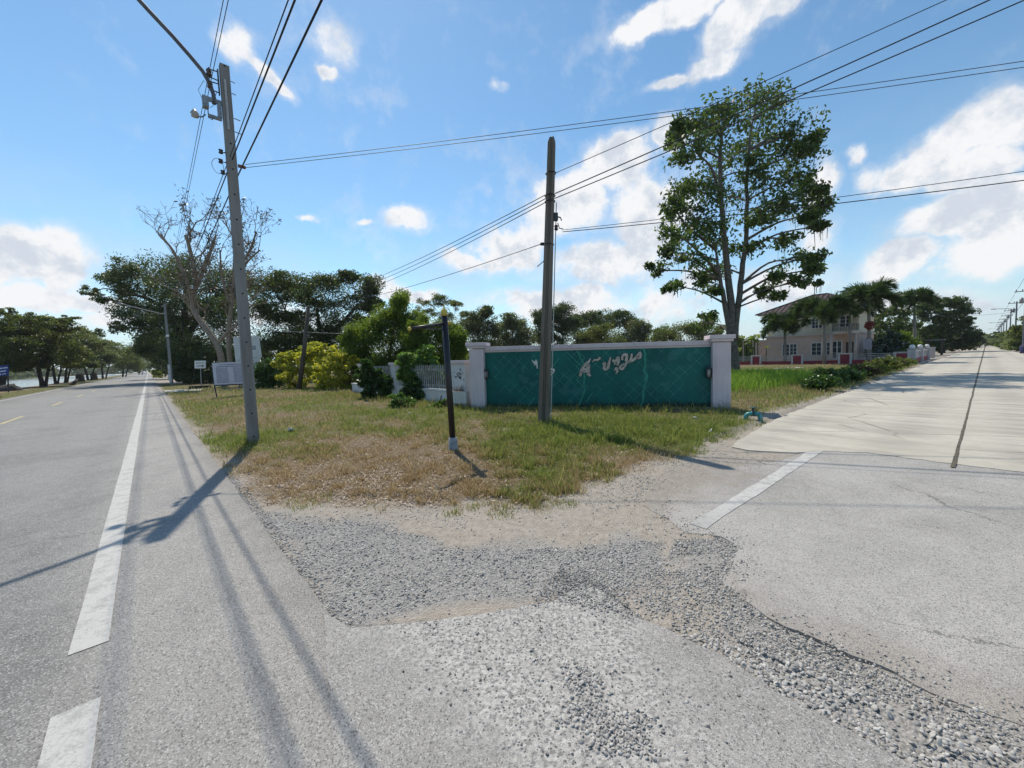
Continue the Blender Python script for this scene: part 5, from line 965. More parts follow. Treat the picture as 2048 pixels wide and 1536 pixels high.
# ================================================================== VEHICLES
TYRE = simple('tyre_rubber', (.02, .02, .02), .9); RIM = simple('rim_grey', (.35, .35, .36), .4, .1, 5, .6)
def car(label, pos, rz, col, pick=False):
    root = empty('pickup_truck' if pick else 'parked_car', Vector((pos[0], pos[1], 0)), label, 'pickup' if pick else 'car'); M = Matrix.Translation((pos[0], pos[1], .015)) @ Matrix.Rotation(rz, 4, 'Z'); pm = simple('car_paint_%d' % (col[0] * 1000), col, .3, .05, 2, .2, .6)
    L = 2.5 if pick else 2.1; low = [(-L, .45), (-L, .95), (-L + .1, 1.05), (L * .45, 1.05), (L * .95, .92), (L, .7), (L, .4)]
    def prof(pts, w, w2=None):
        n = len(pts); vs = [(x, -w, z) for x, z in pts] + [(x, w, z) for x, z in pts]; return MB(M).add(vs, [tuple(range(n)), tuple(range(n, 2 * n))[::-1]] + [(i, n + i, n + (i + 1) % n, (i + 1) % n) for i in range(n)])
    prof(low, .87).build('body', pm, root, False, .06)
    cab = [(-.35, 1.05), (-.25, 1.68), (.75, 1.68), (1.3, 1.05)] if pick else [(-1.75, 1.05), (-1.3, 1.48), (.3, 1.5), (1.05, 1.05)]
    cb_ = MB(M); n = 4; cb_.add([(x, -.80 + (.14 if z > 1.2 else 0), z) for x, z in cab] + [(x, .80 - (.14 if z > 1.2 else 0), z) for x, z in cab], [(0, 1, 2, 3), (7, 6, 5, 4)] + [(i, 4 + i, 4 + (i + 1) % 4, (i + 1) % 4) for i in range(4)]); cb_.build('cabin', pm, root, False, .04)
    x0_, x3_ = cab[0][0], cab[3][0]; t0, t1 = cab[1][0], cab[2][0]; tz = cab[1][1]
    MB(M).add([(x0_ - .012, -.66, 1.12), (x0_ - .012, .66, 1.12), (t0 - .03, .58, tz - .08), (t0 - .03, -.58, tz - .08)], [(0, 1, 2, 3)]).build('rear_window', GLS, root)
    MB(M).add([(x3_ + .01, -.66, 1.10), (x3_ + .01, .66, 1.10), (t1 + .05, .58, tz - .06), (t1 + .05, -.58, tz - .06)], [(3, 2, 1, 0)]).build('windscreen', GLS, root)
    for sy in (-1, 1): MB(M).add([(x0_ + .12, sy * .795, 1.12), (x3_ - .25, sy * .795, 1.12), (t1 - .02, sy * .69, tz - .08), (t0 + .06, sy * .69, tz - .08)], [(0, 1, 2, 3) if sy < 0 else (3, 2, 1, 0)]).build('side_window', GLS, root)
    for sx in (-L * .62, L * .62):
        for sy in (-1, 1):
            c0 = M @ Vector((sx, sy * .80, .35)); Q = (M.to_3x3() @ Matrix.Rotation(math.pi / 2, 3, 'X')); w = MB().lathe(c0, [(.22, -.11), (.33, -.11), (.35, -.06), (.35, .06), (.33, .11), (.22, .11)], 16, Q).build('wheel', TYRE, root); MB().lathe(c0, [(.20, -.115), (.21, 0), (.20, .115)], 12, Q).build('rim', RIM, w)
    for sy in (-1, 1): MB(M).box((-L - .005, sy * .70, .85), (.03, .16, .26)).build('tail_light', simple('tail_red', (.30, .02, .02), .3), root); MB(M).box((L * .985, sy * .62, .75), (.06, .3, .14)).build('headlight', simple('lamp_clear', (.6, .6, .6), .15), root)
rz2 = math.atan2(D2[1], D2[0]); car('silver grey pickup truck parked far along the concrete road', P2(172, -3.2), rz2, (.33, .34, .36), True); car('dark car beyond the silver pickup on the concrete road', P2(188, -2.0), rz2, (.04, .045, .055))
car('white car coming along the main road under the dark trees', P1(300, 1.9), math.atan2(-D1[1], -D1[0]), (.72, .72, .73))

# ================================================================== PLANTS
BARK = simple('grey_brown_bark', (.15, .125, .10), .95, .35, 9, 0, .1, .6); BARKD = simple('dark_bark', (.055, .045, .038), .95, .35, 9, 0, .1, .5); BARKP = simple('pale_tan_bark', (.27, .215, .165), .95, .3, 9, 0, .1, .5)
def unit(n): v = RS.randn(n, 3); return v / np.linalg.norm(v, axis=1)[:, None]
def leaf_quads(C_, L, W, up=.6, droop=0.0):
    n = len(C_); nrm = unit(n) + np.array([0, 0, up]); nrm /= np.linalg.norm(nrm, axis=1)[:, None]; t = np.cross(nrm, unit(n)); t /= np.linalg.norm(t, axis=1)[:, None] + 1e-9; t[:, 2] -= droop; t /= np.linalg.norm(t, axis=1)[:, None]; s = np.cross(t, nrm); s /= np.linalg.norm(s, axis=1)[:, None] + 1e-9
    l = (L * (.65 + .7 * RS.rand(n)))[:, None]; w = l * W; f = .12 * l * nrm
    return np.stack([C_ - t * l * .5, C_ + s * w * .5 + f - t * l * .05, C_ + t * l * .5 - f * .6, C_ - s * w * .5 + f - t * l * .05], 1).reshape(-1, 3)
def qfaces(n): return np.arange(n * 4, dtype=np.int32).reshape(n, 4)
def blob_points(c, r, nsub, per, rs, shell=.45, flat=.65):
    """leaf centres gathered into sub-clumps inside an ellipsoid"""
    d = unit(nsub); rad = (shell + (1 - shell) * RS.rand(nsub))[:, None]; S = d * rad * np.array(r) * .9 + np.array(c)
    p = unit(nsub * per) * (RS.rand(nsub * per, 1) ** .5); s = rs * (.7 + .6 * RS.rand(nsub)); p = p.reshape(nsub, per, 3) * s[:, None, None] * np.array([1, 1, flat]); return S, (S[:, None] + p).reshape(-1, 3)
def tree(name, label, stems, blobs, Y, leaf, mat, bark=BARK, tr=.2, nsub=9, per=45, rs=.8, group=None, cat='tree', spread=.7, W=.5, up=.6, limbs=True, shell=.4, droop=0., flat=.65, twig=True, base=None, yoff=None):
    """stems: lists of photo pixels (base first); blobs: (px, py, rx, ry[, leaf factor]) at distance Y"""
    S = [[at(p[0], p[1], Y + (p[2] if len(p) > 2 else 0)) for p in st] for st in stems]
    for st in S:
        if st is S[0] or st[0].z < .3: st[0].z = min(st[0].z, float(ground_z([st[0].x], [st[0].y])[0]) - .05)
    root = empty(name, S[0][0].copy(), label, cat, group); mb = MB(); nodes = []
    for i, st in enumerate(S):
        P = smooth_pts(st, 5); n = len(P); r0 = tr * (1 if i == 0 else .7); mb.tube([p + Vector((RS.randn() * .02 * r0 * 5, RS.randn() * .1 * r0, 0)) * (0 < j < n - 1) for j, p in enumerate(P)], [r0 * (1.25 if j == 0 else 1) * (1 - .72 * j / (n - 1)) for j in range(n)], 9); nodes += P[n // 4:]
    LV = []; sc = Y / F
    blobs = [(b[0], b[1], b[2] * GROW, b[3] * GROW) + tuple(b[4:]) for b in blobs] + [(b[0] + random.uniform(-.9, .9) * b[2], b[1] + random.uniform(-.9, .9) * b[3], b[2] * .8, b[3] * .8, (b[4] if len(b) > 4 else 1) * .7, 0) for b in blobs for _ in range(1 if name == 'tall_tree' else 2)]
    hw = (max(b[0] + b[2] for b in blobs) - min(b[0] - b[2] for b in blobs)) * sc / 2
    for b in blobs:
        rx, ry = b[2] * sc, b[3] * sc; off = float(np.clip(RS.randn() * .5, -1, 1)) * hw * spread if yoff is None else yoff * RS.uniform(-1, 1); c = at(b[0], b[1], Y + off); k_ = (Y + off) / Y; rx *= k_; ry *= k_
        f = b[4] if len(b) > 4 else 1.0; ns = max(3, int(nsub * f)); Sb, L = blob_points(c, (rx, rx * .8, ry), ns, per, rs * min(rx, ry * 1.5), shell, flat); LV.append(L)
        if limbs and len(b) < 6:
            q = min(nodes, key=lambda p: (p - c).length + max(0, p.z - c.z + .25 * (Vector((p.x, p.y, 0)) - Vector((c.x, c.y, 0))).length) * 3); mid = q.lerp(c, .5) + Vector((RS.randn() * .1, RS.randn() * .1, .12)) * (c - q).length * .6
            P = smooth_pts([q, mid, c], 4); d0 = max(.018, min(tr * .32, (c - q).length * .022)); mb.tube(P, [d0 * (1 - .7 * j / (len(P) - 1)) for j in range(len(P))], 5, False)
            if twig:
                for s_ in Sb[:7]: mb.tube([P[-3], c.lerp(Vector(s_), .5) + Vector((0, 0, .05 * rx)), Vector(s_)], [d0 * .35, d0 * .25, d0 * .1], 4, False)
    mb.build('trunk', bark, root, True)
    LV = np.concatenate(LV); npmesh('crown', leaf_quads(LV, leaf, W, up, droop), qfaces(len(LV)), mat, root); return root, LV
GROW = 1.22
def jit(bl, n, sp, r): return [(b[0] + random.uniform(-sp, sp), b[1] + random.uniform(-sp, sp) * .6, r, r * .6) for b in bl for _ in range(n)]
LF_TALL = leafmat('tall_tree_leaf', [(0.05, 0.089, 0.025), (0.08, 0.132, 0.035), (0.132, 0.176, 0.052), (0.061, 0.106, 0.039)], 0.45, .48, .4)
LF_DARK = leafmat('dark_leaf', [(0.045, 0.073, 0.025), (0.073, 0.111, 0.032), (0.111, 0.137, 0.04), (0.056, 0.088, 0.028)], 0.42, .45, .4)
LF_OLIVE = leafmat('olive_leaf', [(0.085, 0.117, 0.029), (0.13, 0.163, 0.042), (0.182, 0.195, 0.055), (0.091, 0.124, 0.044)], 0.48)
LF_GREEN = leafmat('fresh_leaf', [(.10, .16, .022), (.16, .235, .035), (.24, .30, .05), (.13, .19, .03)], .55)
LF_YEL = leafmat('yellow_leaf', [(.74, .62, .06), (.50, .48, .05), (.18, .23, .03), (.75, .66, .12), (.34, .38, .05)], .5)
LF_SHRUB = leafmat('shrub_leaf', [(0.038, 0.083, 0.021), (0.068, 0.128, 0.03), (0.098, 0.18, 0.045)], 0.4, .35, .5)
LF_LIGHT = leafmat('light_shrub_leaf', [(.14, .25, .06), (.10, .19, .04), (.22, .34, .10), (.07, .14, .03)], .5, .35, .5)
LF_GREY = leafmat('greyish_far_leaf', [(0.098, 0.13, 0.052), (0.15, 0.176, 0.072), (0.195, 0.215, 0.098), (0.117, 0.15, 0.078)], 0.45)
LF_POD = leafmat('brown_pod', [(.09, .055, .035), (.13, .09, .06), (.06, .04, .03)], .15)

# --- the tall tree
TT = [(1450, 215, 42, 26), (1510, 200, 45, 22), (1562, 208, 40, 28), (1405, 240, 36, 24), (1352, 285, 22, 28), (1385, 300, 36, 24), (1440, 262, 45, 28), (1515, 262, 55, 32), (1590, 262, 36, 28), (1628, 275, 20, 18), (1603, 312, 30, 18), (1468, 318, 50, 24), (1540, 312, 40, 20), (1370, 250, 18, 16), (1362, 372, 30, 26), (1412, 368, 34, 30), (1346, 410, 20, 26), (1458, 392, 42, 30), (1532, 358, 40, 22), (1592, 360, 36, 18), (1562, 402, 40, 20), (1622, 382, 26, 18), (1642, 412, 20, 14), (1612, 432, 26, 15), (1530, 432, 34, 20), (1384, 432, 30, 22), (1345, 462, 25, 22, 0.72), (1392, 468, 34, 24, 0.72), (1442, 470, 34, 30, 0.72), (1330, 508, 20, 18, 0.72), (1382, 520, 34, 18, 0.72), (1312, 542, 18, 18, 0.72), (1352, 572, 20, 13, 0.72), (1424, 532, 30, 18, 0.72), (1500, 492, 34, 16, 0.72), (1572, 482, 34, 15, 0.72), (1590, 520, 38, 16, 0.72), (1632, 512, 20, 13, 0.72), (1552, 552, 34, 14, 0.72), (1602, 562, 30, 10, 0.72), (1532, 582, 18, 10, 0.72), (1428, 580, 16, 10, 0.6), (1560, 592, 16, 8, 0.72), (1408, 645, 22, 14, 0.72), (1620, 540, 22, 10, 0.72), (1640, 452, 14, 9), (1400, 560, 20, 16, 0.72)]
tt, LV = tree('tall_tree', 'tall forked tree with drooping dark leaf clusters rising behind the sign wall', [[(1470, 752), (1466, 690), (1460, 600), (1448, 480), (1440, 360), (1442, 270)], [(1468, 680), (1478, 590), (1492, 480), (1494, 350), (1505, 240)], [(1464, 700), (1452, 620), (1440, 560), (1432, 500)]], TT, 23.5, .25, LF_TALL, simple('tall_tree_bark', (.13, .115, .10), .95, .3, 7, 0, .1, .5), .29, 10, 32, .62, None, 'tree', .6, .5, .3, True, .25, .35, flat=.8)
n = 420; idx = RS.choice(len(LV), n); lp = LV[idx] - np.array([0, 0, .15]); lp = lp[lp[:, 2] > 5]; n = len(lp); ln = .25 + .55 * RS.rand(n) ** 1.5; w = .012 + .014 * RS.rand(n); a = RS.rand(n) * 3.14; sd = np.stack([np.cos(a), np.sin(a), a * 0], 1) * w[:, None]; dn = np.stack([RS.randn(n) * .05, RS.randn(n) * .05, -np.ones(n)], 1) * ln[:, None]
npmesh('hanging_pods', np.stack([lp - sd, lp + sd, lp + sd * .7 + dn, lp - sd * .7 + dn], 1).reshape(-1, 3), qfaces(n), leafmat('pod_strands', [(0.08, 0.096, 0.048), (0.112, 0.12, 0.072), (0.056, 0.072, 0.04)], 0.3), tt)

# --- bare trees with seed pods, by recursion
def bare_tree(label, stems, Y, tr, seed, depth=4, spread=.62, pods=260):
    rnd = random.Random(seed); S = [[at(p[0], p[1], Y + (p[2] if len(p) > 2 else 0)) for p in st] for st in stems]; S[0][0].z = -.1; tr *= .72; root = empty('bare_tree', S[0][0].copy(), label, 'tree', 'bare trees by the main road'); mb = MB(); tips = []
    def grow(p, d, L, r, k):
        P = [p]; q = p; dd = d
        for i in range(4): dd = (dd + Vector((rnd.gauss(0, .17), rnd.gauss(0, .17), rnd.gauss(.05, .12)))).normalized(); q = q + dd * (L / 4); P.append(q)
        mb.tube(P, [max(.012, r * (1 - .45 * i / 4)) for i in range(5)], 5 if k > 1 else 4, False); tips.append(q)
        if k > 0:
            for j in range(rnd.choice((2, 3, 3)) if k > 1 else 3):
                b = P[rnd.choice((2, 3, 4))] if j else P[4]; e = (dd + Vector((rnd.gauss(0, spread), rnd.gauss(0, spread), rnd.gauss(.12, .35)))).normalized(); grow(b, e, L * rnd.uniform(.58, .82), r * .56, k - 1)
    for i, st in enumerate(S):
        P = smooth_pts(st, 5); n = len(P); r0 = tr * (1 if i == 0 else .6); r1 = r0 * .45; mb.tube(P, [r0 + (r1 - r0) * j / (n - 1) for j in range(n)], 8)
        for j in range(n // 3, n, 2):
            d = (P[min(j + 1, n - 1)] - P[j - 1]).normalized(); e = (d + Vector((rnd.gauss(0, .8), rnd.gauss(0, .8), .25))).normalized() if j < n - 1 else d; grow(P[j], e, 1.42 * Y / 33 * rnd.uniform(.7, 1.15), r1 * .62, depth - 1)
    mb.build('trunk', BARKP, root, True); T = np.array([tuple(t) for t in tips]); T = T[T[:, 2] > 4.5]; T = np.repeat(T, 2, 0)[:pods * 3] + RS.randn(len(np.repeat(T, 2, 0)[:pods * 3]), 3) * .15; npmesh('seed_pods', leaf_quads(T, .30, .28, 0, .8), qfaces(len(T)), LF_POD, root)
bare_tree('tan barked bare tree with a bent trunk, nearer the road behind the notice board', [[(446, 735), (440, 705), (418, 665), (392, 630), (386, 605), (392, 560), (380, 500), (372, 470)], [(432, 690), (455, 665), (480, 640), (492, 590)], [(388, 615), (372, 560), (345, 500), (318, 470)], [(390, 580), (415, 520), (432, 470)]], 32.5, .36, 3)
bare_tree('upright bare tree standing just behind the lamp pole beside the bent one', [[(461, 735), (457, 680), (462, 620), (468, 560), (470, 500), (476, 460)], [(466, 580), (490, 530), (520, 500)], [(462, 610), (445, 560), (440, 500)], [(468, 555), (500, 500), (512, 465)]], 35.5, .30, 9)

# --- big dark roadside trees (rain trees)
big1 = [(330, 532, 48, 20), (275, 540, 36, 20), (395, 540, 44, 22), (445, 555, 36, 20), (240, 570, 28, 16), (300, 578, 48, 20), (370, 590, 48, 24), (440, 600, 36, 24), (325, 625, 50, 24), (275, 640, 34, 20, .8), (385, 640, 50, 28), (440, 650, 40, 26), (315, 665, 44, 22), (360, 680, 46, 26), (420, 690, 46, 26), (290, 688, 24, 16), (330, 700, 34, 16), (220, 600, 26, 8, .35), (190, 582, 22, 8, .3), (235, 655, 26, 10, .35), (262, 612, 26, 12, .6), (470, 610, 30, 24), (480, 570, 26, 16), (410, 620, 40, 25), (350, 560, 40, 22)]
tree('rain_tree', 'largest dark spreading tree overhanging the main road beyond the driveway', [[(382, 765), (378, 720), (370, 660), (372, 600), (376, 560)], [(374, 690), (340, 640), (300, 600), (240, 585)], [(376, 670), (410, 620), (440, 580)]], big1, 50, .235, LF_DARK, BARKD, .55, 15, 92, .62, 'rain trees along the main road', 'tree', .45, .55, .8)
tree('rain_tree', 'second dark tree of the roadside row, forming the shaded tunnel over the road', [[(352, 762), (350, 720), (345, 680)]], [(345, 690, 45, 26), (310, 700, 30, 18), (380, 700, 40, 26), (350, 725, 36, 20), (320, 718, 20, 14), (375, 735, 30, 22), (330, 670, 36, 18)], 72, .42, LF_DARK, BARKD, .45, 14, 50, .42, 'rain trees along the main road', 'tree', .4, .55, .8)
tree('rain_tree', 'third and farthest dark tree of the row, meeting the road at its end', [[(328, 752), (326, 730), (325, 715)]], [(325, 712, 24, 14), (345, 716, 24, 16), (318, 724, 14, 10), (340, 735, 18, 14), (312, 728, 8, 8)], 120, .5, LF_DARK, BARKD, .4, 13, 50, .45, 'rain trees along the main road', 'tree', .4, .55, .8)
tree('shaded_thicket', 'dense unlit thicket under the big dark tree beside the driveway', [[(400, 768), (400, 745)], [(440, 765), (442, 745)], [(368, 762), (366, 740)]], [(380, 715, 26, 22), (405, 725, 28, 25), (440, 722, 34, 26), (475, 720, 28, 26), (395, 752, 26, 16), (430, 755, 30, 14), (465, 752, 26, 15), (370, 745, 18, 20), (357, 752, 10, 14), (495, 735, 24, 24)], 44, .34, LF_DARK, BARKD, .15, 13, 48, .45, None, 'thicket', .25, .55, .6)
tree('rain_tree', 'broad dark spreading tree behind the yellow bushes, with arching limbs', [[(655, 770), (650, 710), (640, 660), (635, 620)], [(648, 690), (610, 650), (570, 620)], [(648, 680), (690, 640), (715, 610)]], [(535, 560, 34, 16), (580, 562, 40, 15), (630, 568, 40, 18), (680, 565, 40, 18), (722, 578, 28, 20), (745, 605, 18, 12), (550, 590, 36, 18), (600, 596, 36, 16), (660, 600, 40, 20), (710, 610, 30, 16), (520, 620, 26, 20), (560, 635, 30, 16), (615, 640, 26, 14, .7), (675, 645, 36, 20), (720, 645, 26, 16), (540, 665, 36, 20), (590, 670, 30, 18), (640, 672, 34, 22), (690, 680, 40, 20), (530, 700, 36, 22), (570, 700, 34, 22), (620, 705, 34, 22), (670, 715, 40, 22), (740, 570, 10, 12), (700, 555, 18, 10)], 40, .20, LF_DARK, BARKD, .42, 14, 92, .62, None, 'tree', .4, .5, .8)

# --- trees leaning along the river bank
RB_G = 'trees along the river bank'
def rb(label, bx, Y, lean, blobs, mat=LF_OLIVE, leaf=.32, tr=.26): tree('riverbank_tree', label, [[(bx, H and (752 + 1.5 * F / Y)), (bx + lean * .35, 738), (bx + lean * .7, 715), (bx + lean, 690)], [(bx + 4, 752 + 1.2 * F / Y), (bx + 14, 725), (bx + 26, 700)]], blobs, Y, leaf * .76, mat, BARKD, tr, 12, 80, .62, RB_G, 'tree', .35, .5, .8, flat=.5)
rb('riverbank tree standing behind the blue road sign at the picture edge', 2, 46, -10, [(10, 650, 36, 14), (-20, 660, 40, 18), (30, 680, 34, 14), (0, 700, 40, 18), (-30, 690, 40, 25), (25, 712, 26, 10), (-10, 630, 30, 10, .6), (45, 640, 26, 9, .5), (-10, 725, 30, 12), (28, 728, 20, 9), (45, 690, 24, 12), (35, 660, 26, 10)])
rb('riverbank tree with thick twin leaning trunks just past the blue road sign', 86, 50, -26, [(60, 640, 30, 10, .7), (90, 645, 34, 12), (130, 655, 30, 10), (50, 665, 36, 14), (100, 672, 40, 14), (70, 690, 40, 14), (120, 690, 34, 14), (55, 712, 34, 12), (100, 708, 32, 12), (140, 640, 20, 7, .5), (75, 728, 22, 8), (110, 725, 26, 9), (40, 735, 22, 8), (140, 715, 20, 10)])
rb('slender riverbank tree, third along the bank past the blue road sign', 111, 60, -12, [(115, 662, 30, 11), (145, 672, 32, 12), (105, 685, 32, 12), (140, 695, 30, 12), (115, 708, 28, 10), (150, 712, 24, 9), (120, 725, 20, 7), (155, 728, 18, 7)], LF_OLIVE, .34, .2)
rb('multi stemmed riverbank tree in the middle of the row', 130, 68, 8, [(150, 680, 30, 11), (180, 685, 30, 12), (140, 700, 28, 12), (170, 705, 30, 12), (150, 720, 24, 10), (185, 690, 20, 8), (175, 728, 22, 7), (140, 730, 14, 6), (165, 668, 24, 8)], LF_GREY, .36, .2)
rb('riverbank tree with a strongly slanting trunk near the two dark stumps', 178, 84, -24, [(165, 700, 28, 10), (195, 700, 30, 11), (180, 715, 30, 11), (210, 708, 24, 10), (160, 720, 22, 9), (205, 725, 20, 8)], LF_GREY, .42, .24)
rb('riverbank tree just before the dark stumps, leaning over the road', 206, 100, -6, [(215, 690, 28, 10), (240, 696, 26, 10), (225, 708, 28, 11), (200, 700, 22, 9), (240, 716, 22, 10)], LF_OLIVE, .45, .24)
rb('rounded riverbank tree beyond the dark stumps', 246, 125, 0, [(235, 712, 24, 10), (258, 708, 24, 12), (270, 720, 20, 10), (240, 726, 22, 9), (262, 732, 20, 9), (255, 718, 20, 9)], LF_OLIVE, .5, .25)
rb('farthest riverbank tree meeting the shaded end of the road', 278, 190, 0, [(270, 722, 18, 10), (285, 724, 16, 11), (295, 732, 8, 7), (278, 735, 14, 8)], LF_GREY, .6, .25)
for i, (s, l, h, lab) in enumerate(((106, 9.2, 1.5, 'dark stump by the river, nearer of the two'), (128, 9.0, 1.6, 'dark stump by the river, farther of the two'))):
    q = P1(s, l); mb = MB(); mb.lathe((q[0], q[1], -.1), [(.75, 0), (.6, .4), (.55, h), (.3, h + .1)], 10); tag(mb.build('tree_stump', BARKD, None, True), lab, 'stump', 'stumps by the river')
for i, (px_, py_, Y, r, lab) in enumerate(((6, 779, 38, .62, 'dark boulder at the foot of the blue road sign post'), (32, 778, 39, .45, 'smaller dark boulder just past the blue road sign'), (145, 770, 52, .55, 'dark boulder on the red earth below the riverbank trees'))):
    q = at(px_, py_, Y); V, Fq = stones(np.array([[q.x, q.y, .12]]), np.array([r]), 3, .18, (1.2, .9, .7)); tag(npmesh('boulder', V, Fq, simple('dark_rock', (.06, .055, .055), .9, .4, 3), None, None, True), lab, 'boulder', 'boulders by the river')

# --- shrubs and garden plants
def shrub(label, bx, by, Y, blobs, mat, leaf=.14, name='bush', cat='bush', group=None, **kw):
    a = dict(nsub=12, per=46, rs=.42, spread=.4, W=.55, up=.5, limbs=True); a.update(kw); return tree(name, label, [[(bx, by), (bx, by - 18), (bx + 3, by - 34)], [(bx + 6, by), (bx + 14, by - 26)], [(bx - 6, by), (bx - 14, by - 24)]], blobs, Y, leaf, mat, BARK, .05, cat=cat, group=group, **a)
shrub('yellow leaved bush behind the leaning timber pole', 602, 778, 25.5, [(600, 715, 26, 16), (632, 702, 24, 14), (575, 730, 20, 16), (655, 705, 20, 12), (610, 745, 26, 18), (575, 755, 18, 14), (640, 735, 24, 20), (600, 768, 24, 10), (640, 690, 12, 8), (565, 715, 10, 8)], LF_YEL, .17)
shrub('yellow leaved bush between the timber pole and the garden fence', 672, 782, 22.5, [(665, 725, 26, 16), (690, 740, 20, 18), (655, 750, 22, 18), (680, 765, 24, 14), (645, 770, 14, 10), (700, 765, 14, 14), (675, 712, 18, 10), (705, 725, 10, 10)], LF_YEL, .15)
shrub('dark glossy shrub between the lamp pole and the first yellow bush', 540, 774, 27, [(535, 735, 22, 14), (560, 745, 16, 14), (520, 750, 14, 14), (545, 762, 24, 12), (530, 770, 16, 6)], LF_SHRUB, .20)
tree('garden_tree', 'feathery green tree leaning over the garden fence with the tallest crown', [[(775, 772), (778, 720), (785, 670), (790, 630)], [(770, 772), (745, 720), (725, 680)], [(780, 772), (810, 720), (820, 670)]], [(795, 608, 20, 14), (780, 630, 26, 14), (810, 640, 26, 16), (750, 660, 30, 18), (790, 662, 34, 18), (825, 668, 24, 16), (720, 670, 24, 16), (740, 690, 34, 18), (785, 695, 36, 18), (820, 700, 24, 16), (715, 700, 20, 16), (745, 718, 30, 14), (790, 720, 28, 14), (700, 685, 16, 14), (760, 735, 24, 14), (725, 740, 22, 14), (795, 742, 24, 14), (800, 600, 14, 10), (765, 640, 20, 14), (835, 640, 16, 12), (715, 758, 22, 10), (750, 760, 24, 10), (790, 762, 24, 10), (820, 750, 20, 12), (690, 715, 14, 14), (845, 660, 14, 12)], 24, .15, LF_GREEN, BARK, .09, 18, 62, .5, None, 'tree', .4, .34, .2, flat=1.5)
tree('garden_tree', 'lower feathery green tree between the garden fence and the sign wall', [[(872, 770), (870, 720), (868, 690)], [(876, 770), (895, 710)], [(868, 770), (845, 715)]], [(870, 668, 34, 14), (905, 680, 24, 14), (840, 682, 24, 14), (860, 698, 34, 14), (900, 705, 26, 14), (830, 705, 16, 12), (880, 722, 34, 12), (915, 715, 14, 14), (845, 722, 22, 10), (905, 662, 14, 10), (925, 700, 12, 14), (855, 738, 26, 12), (900, 740, 20, 12), (880, 655, 18, 9), (850, 758, 24, 10), (890, 760, 24, 10), (920, 752, 14, 12), (832, 660, 14, 10), (918, 670, 12, 10)], 21.5, .145, LF_GREEN, BARK, .08, 18, 62, .5, None, 'tree', .35, .34, .2, flat=1.5)
shrub('glossy light green shrub growing up against the garden fence pickets', 836, 806, 14.6, [(858, 700, 12, 9), (812, 712, 16, 9), (805, 725, 14, 8), (862, 718, 14, 9), (838, 728, 20, 12), (812, 742, 14, 9), (866, 742, 16, 12), (830, 750, 20, 12), (850, 766, 24, 13), (845, 712, 12, 9), (875, 760, 12, 10), (815, 762, 14, 10)], LF_LIGHT, .13, nsub=9, per=30)
shrub('dark shrub below the light green shrub at the garden fence', 842, 812, 14.2, [(835, 782, 24, 16), (860, 788, 20, 14), (818, 780, 12, 10), (845, 803, 26, 9), (872, 800, 14, 9), (850, 772, 20, 12)], LF_SHRUB, .12)
shrub('dark leafy shrub before the middle pillar of the garden fence', 762, 800, 16, [(762, 762, 16, 12), (745, 774, 14, 14), (778, 768, 13, 14), (760, 786, 24, 14), (740, 792, 13, 8), (780, 790, 13, 9), (752, 748, 10, 8), (738, 742, 16, 14), (728, 758, 14, 12), (734, 728, 11, 9)], LF_SHRUB, .13)
shrub('low light green weed clump in the grass below the fence shrubs', 800, 834, 12.3, [(795, 812, 18, 9), (815, 818, 12, 8), (780, 818, 10, 8), (800, 826, 28, 7), (790, 798, 12, 9), (815, 805, 14, 9), (770, 824, 16, 6)], LF_LIGHT, .07, nsub=10, per=34, name='weed_clump', cat='weeds')
shrub('low weed clump at the foot of the black post side of the garden fence', 880, 824, 12.0, [(876, 812, 14, 7), (892, 816, 12, 6), (862, 818, 10, 6), (885, 806, 8, 6)], LF_LIGHT, .06, nsub=10, per=34, name='weed_clump', cat='weeds')

# --- background trees beyond the sign wall
G3 = 'trees beyond the sign wall'
def bt(label, bx, Y, blobs, mat, leaf, tr=.25, **kw): tree('background_tree', label, [[(bx, 722 + 1.5 * F / Y - .03 * (bx - 1024)), (bx + 2, 700), (bx, 670)]], blobs, Y, leaf * .74, mat, BARKD if mat is LF_DARK else BARK, tr, 13, 90, .66, G3, 'tree', .4, .5, .7, **kw)
bt('thin umbrella crowned tree showing above the black post', 905, 55, [(860, 605, 22, 8, .6), (890, 600, 24, 9, .7), (915, 612, 18, 8, .6), (845, 620, 16, 7, .5), (875, 625, 20, 8, .5), (930, 628, 10, 6, .4), (900, 640, 16, 10, .5)], LF_OLIVE, .24, .15)
bt('first grey green tree just above the left pillar of the sign wall', 945, 58, [(940, 640, 18, 16), (965, 630, 18, 14), (930, 660, 20, 14), (960, 660, 24, 16), (985, 655, 14, 18), (950, 685, 34, 14), (975, 620, 10, 8)], LF_GREY, .34)
bt('second grey green tree, pointed, between the left pillar and the grooved pole', 1025, 62, [(1015, 640, 14, 14), (1035, 650, 18, 14), (1005, 660, 16, 16), (1030, 672, 26, 16), (1055, 668, 16, 16), (1000, 685, 24, 12), (1045, 688, 24, 12)], LF_GREY, .36)
bt('dark crowned tree just to the road side of the grooved pole', 1125, 64, [(1080, 630, 14, 12), (1110, 625, 16, 12), (1130, 625, 18, 14), (1100, 650, 24, 16), (1130, 652, 20, 16), (1085, 672, 20, 14), (1120, 680, 30, 14), (1145, 645, 14, 12)], LF_DARK, .36)
bt('wide domed dark tree above the middle of the teal panel', 1200, 76, [(1165, 632, 26, 9), (1200, 628, 34, 10), (1240, 634, 26, 10), (1150, 650, 20, 12), (1190, 648, 34, 12), (1230, 652, 34, 12), (1262, 645, 16, 12), (1170, 672, 34, 14), (1215, 676, 40, 14), (1255, 672, 26, 16)], LF_DARK, .42, .35)
bt('pale olive small tree in front of the wide domed dark tree', 1195, 60, [(1185, 665, 26, 10), (1215, 662, 24, 11), (1200, 680, 36, 10), (1170, 680, 16, 8)], LF_OLIVE, .32, .14)
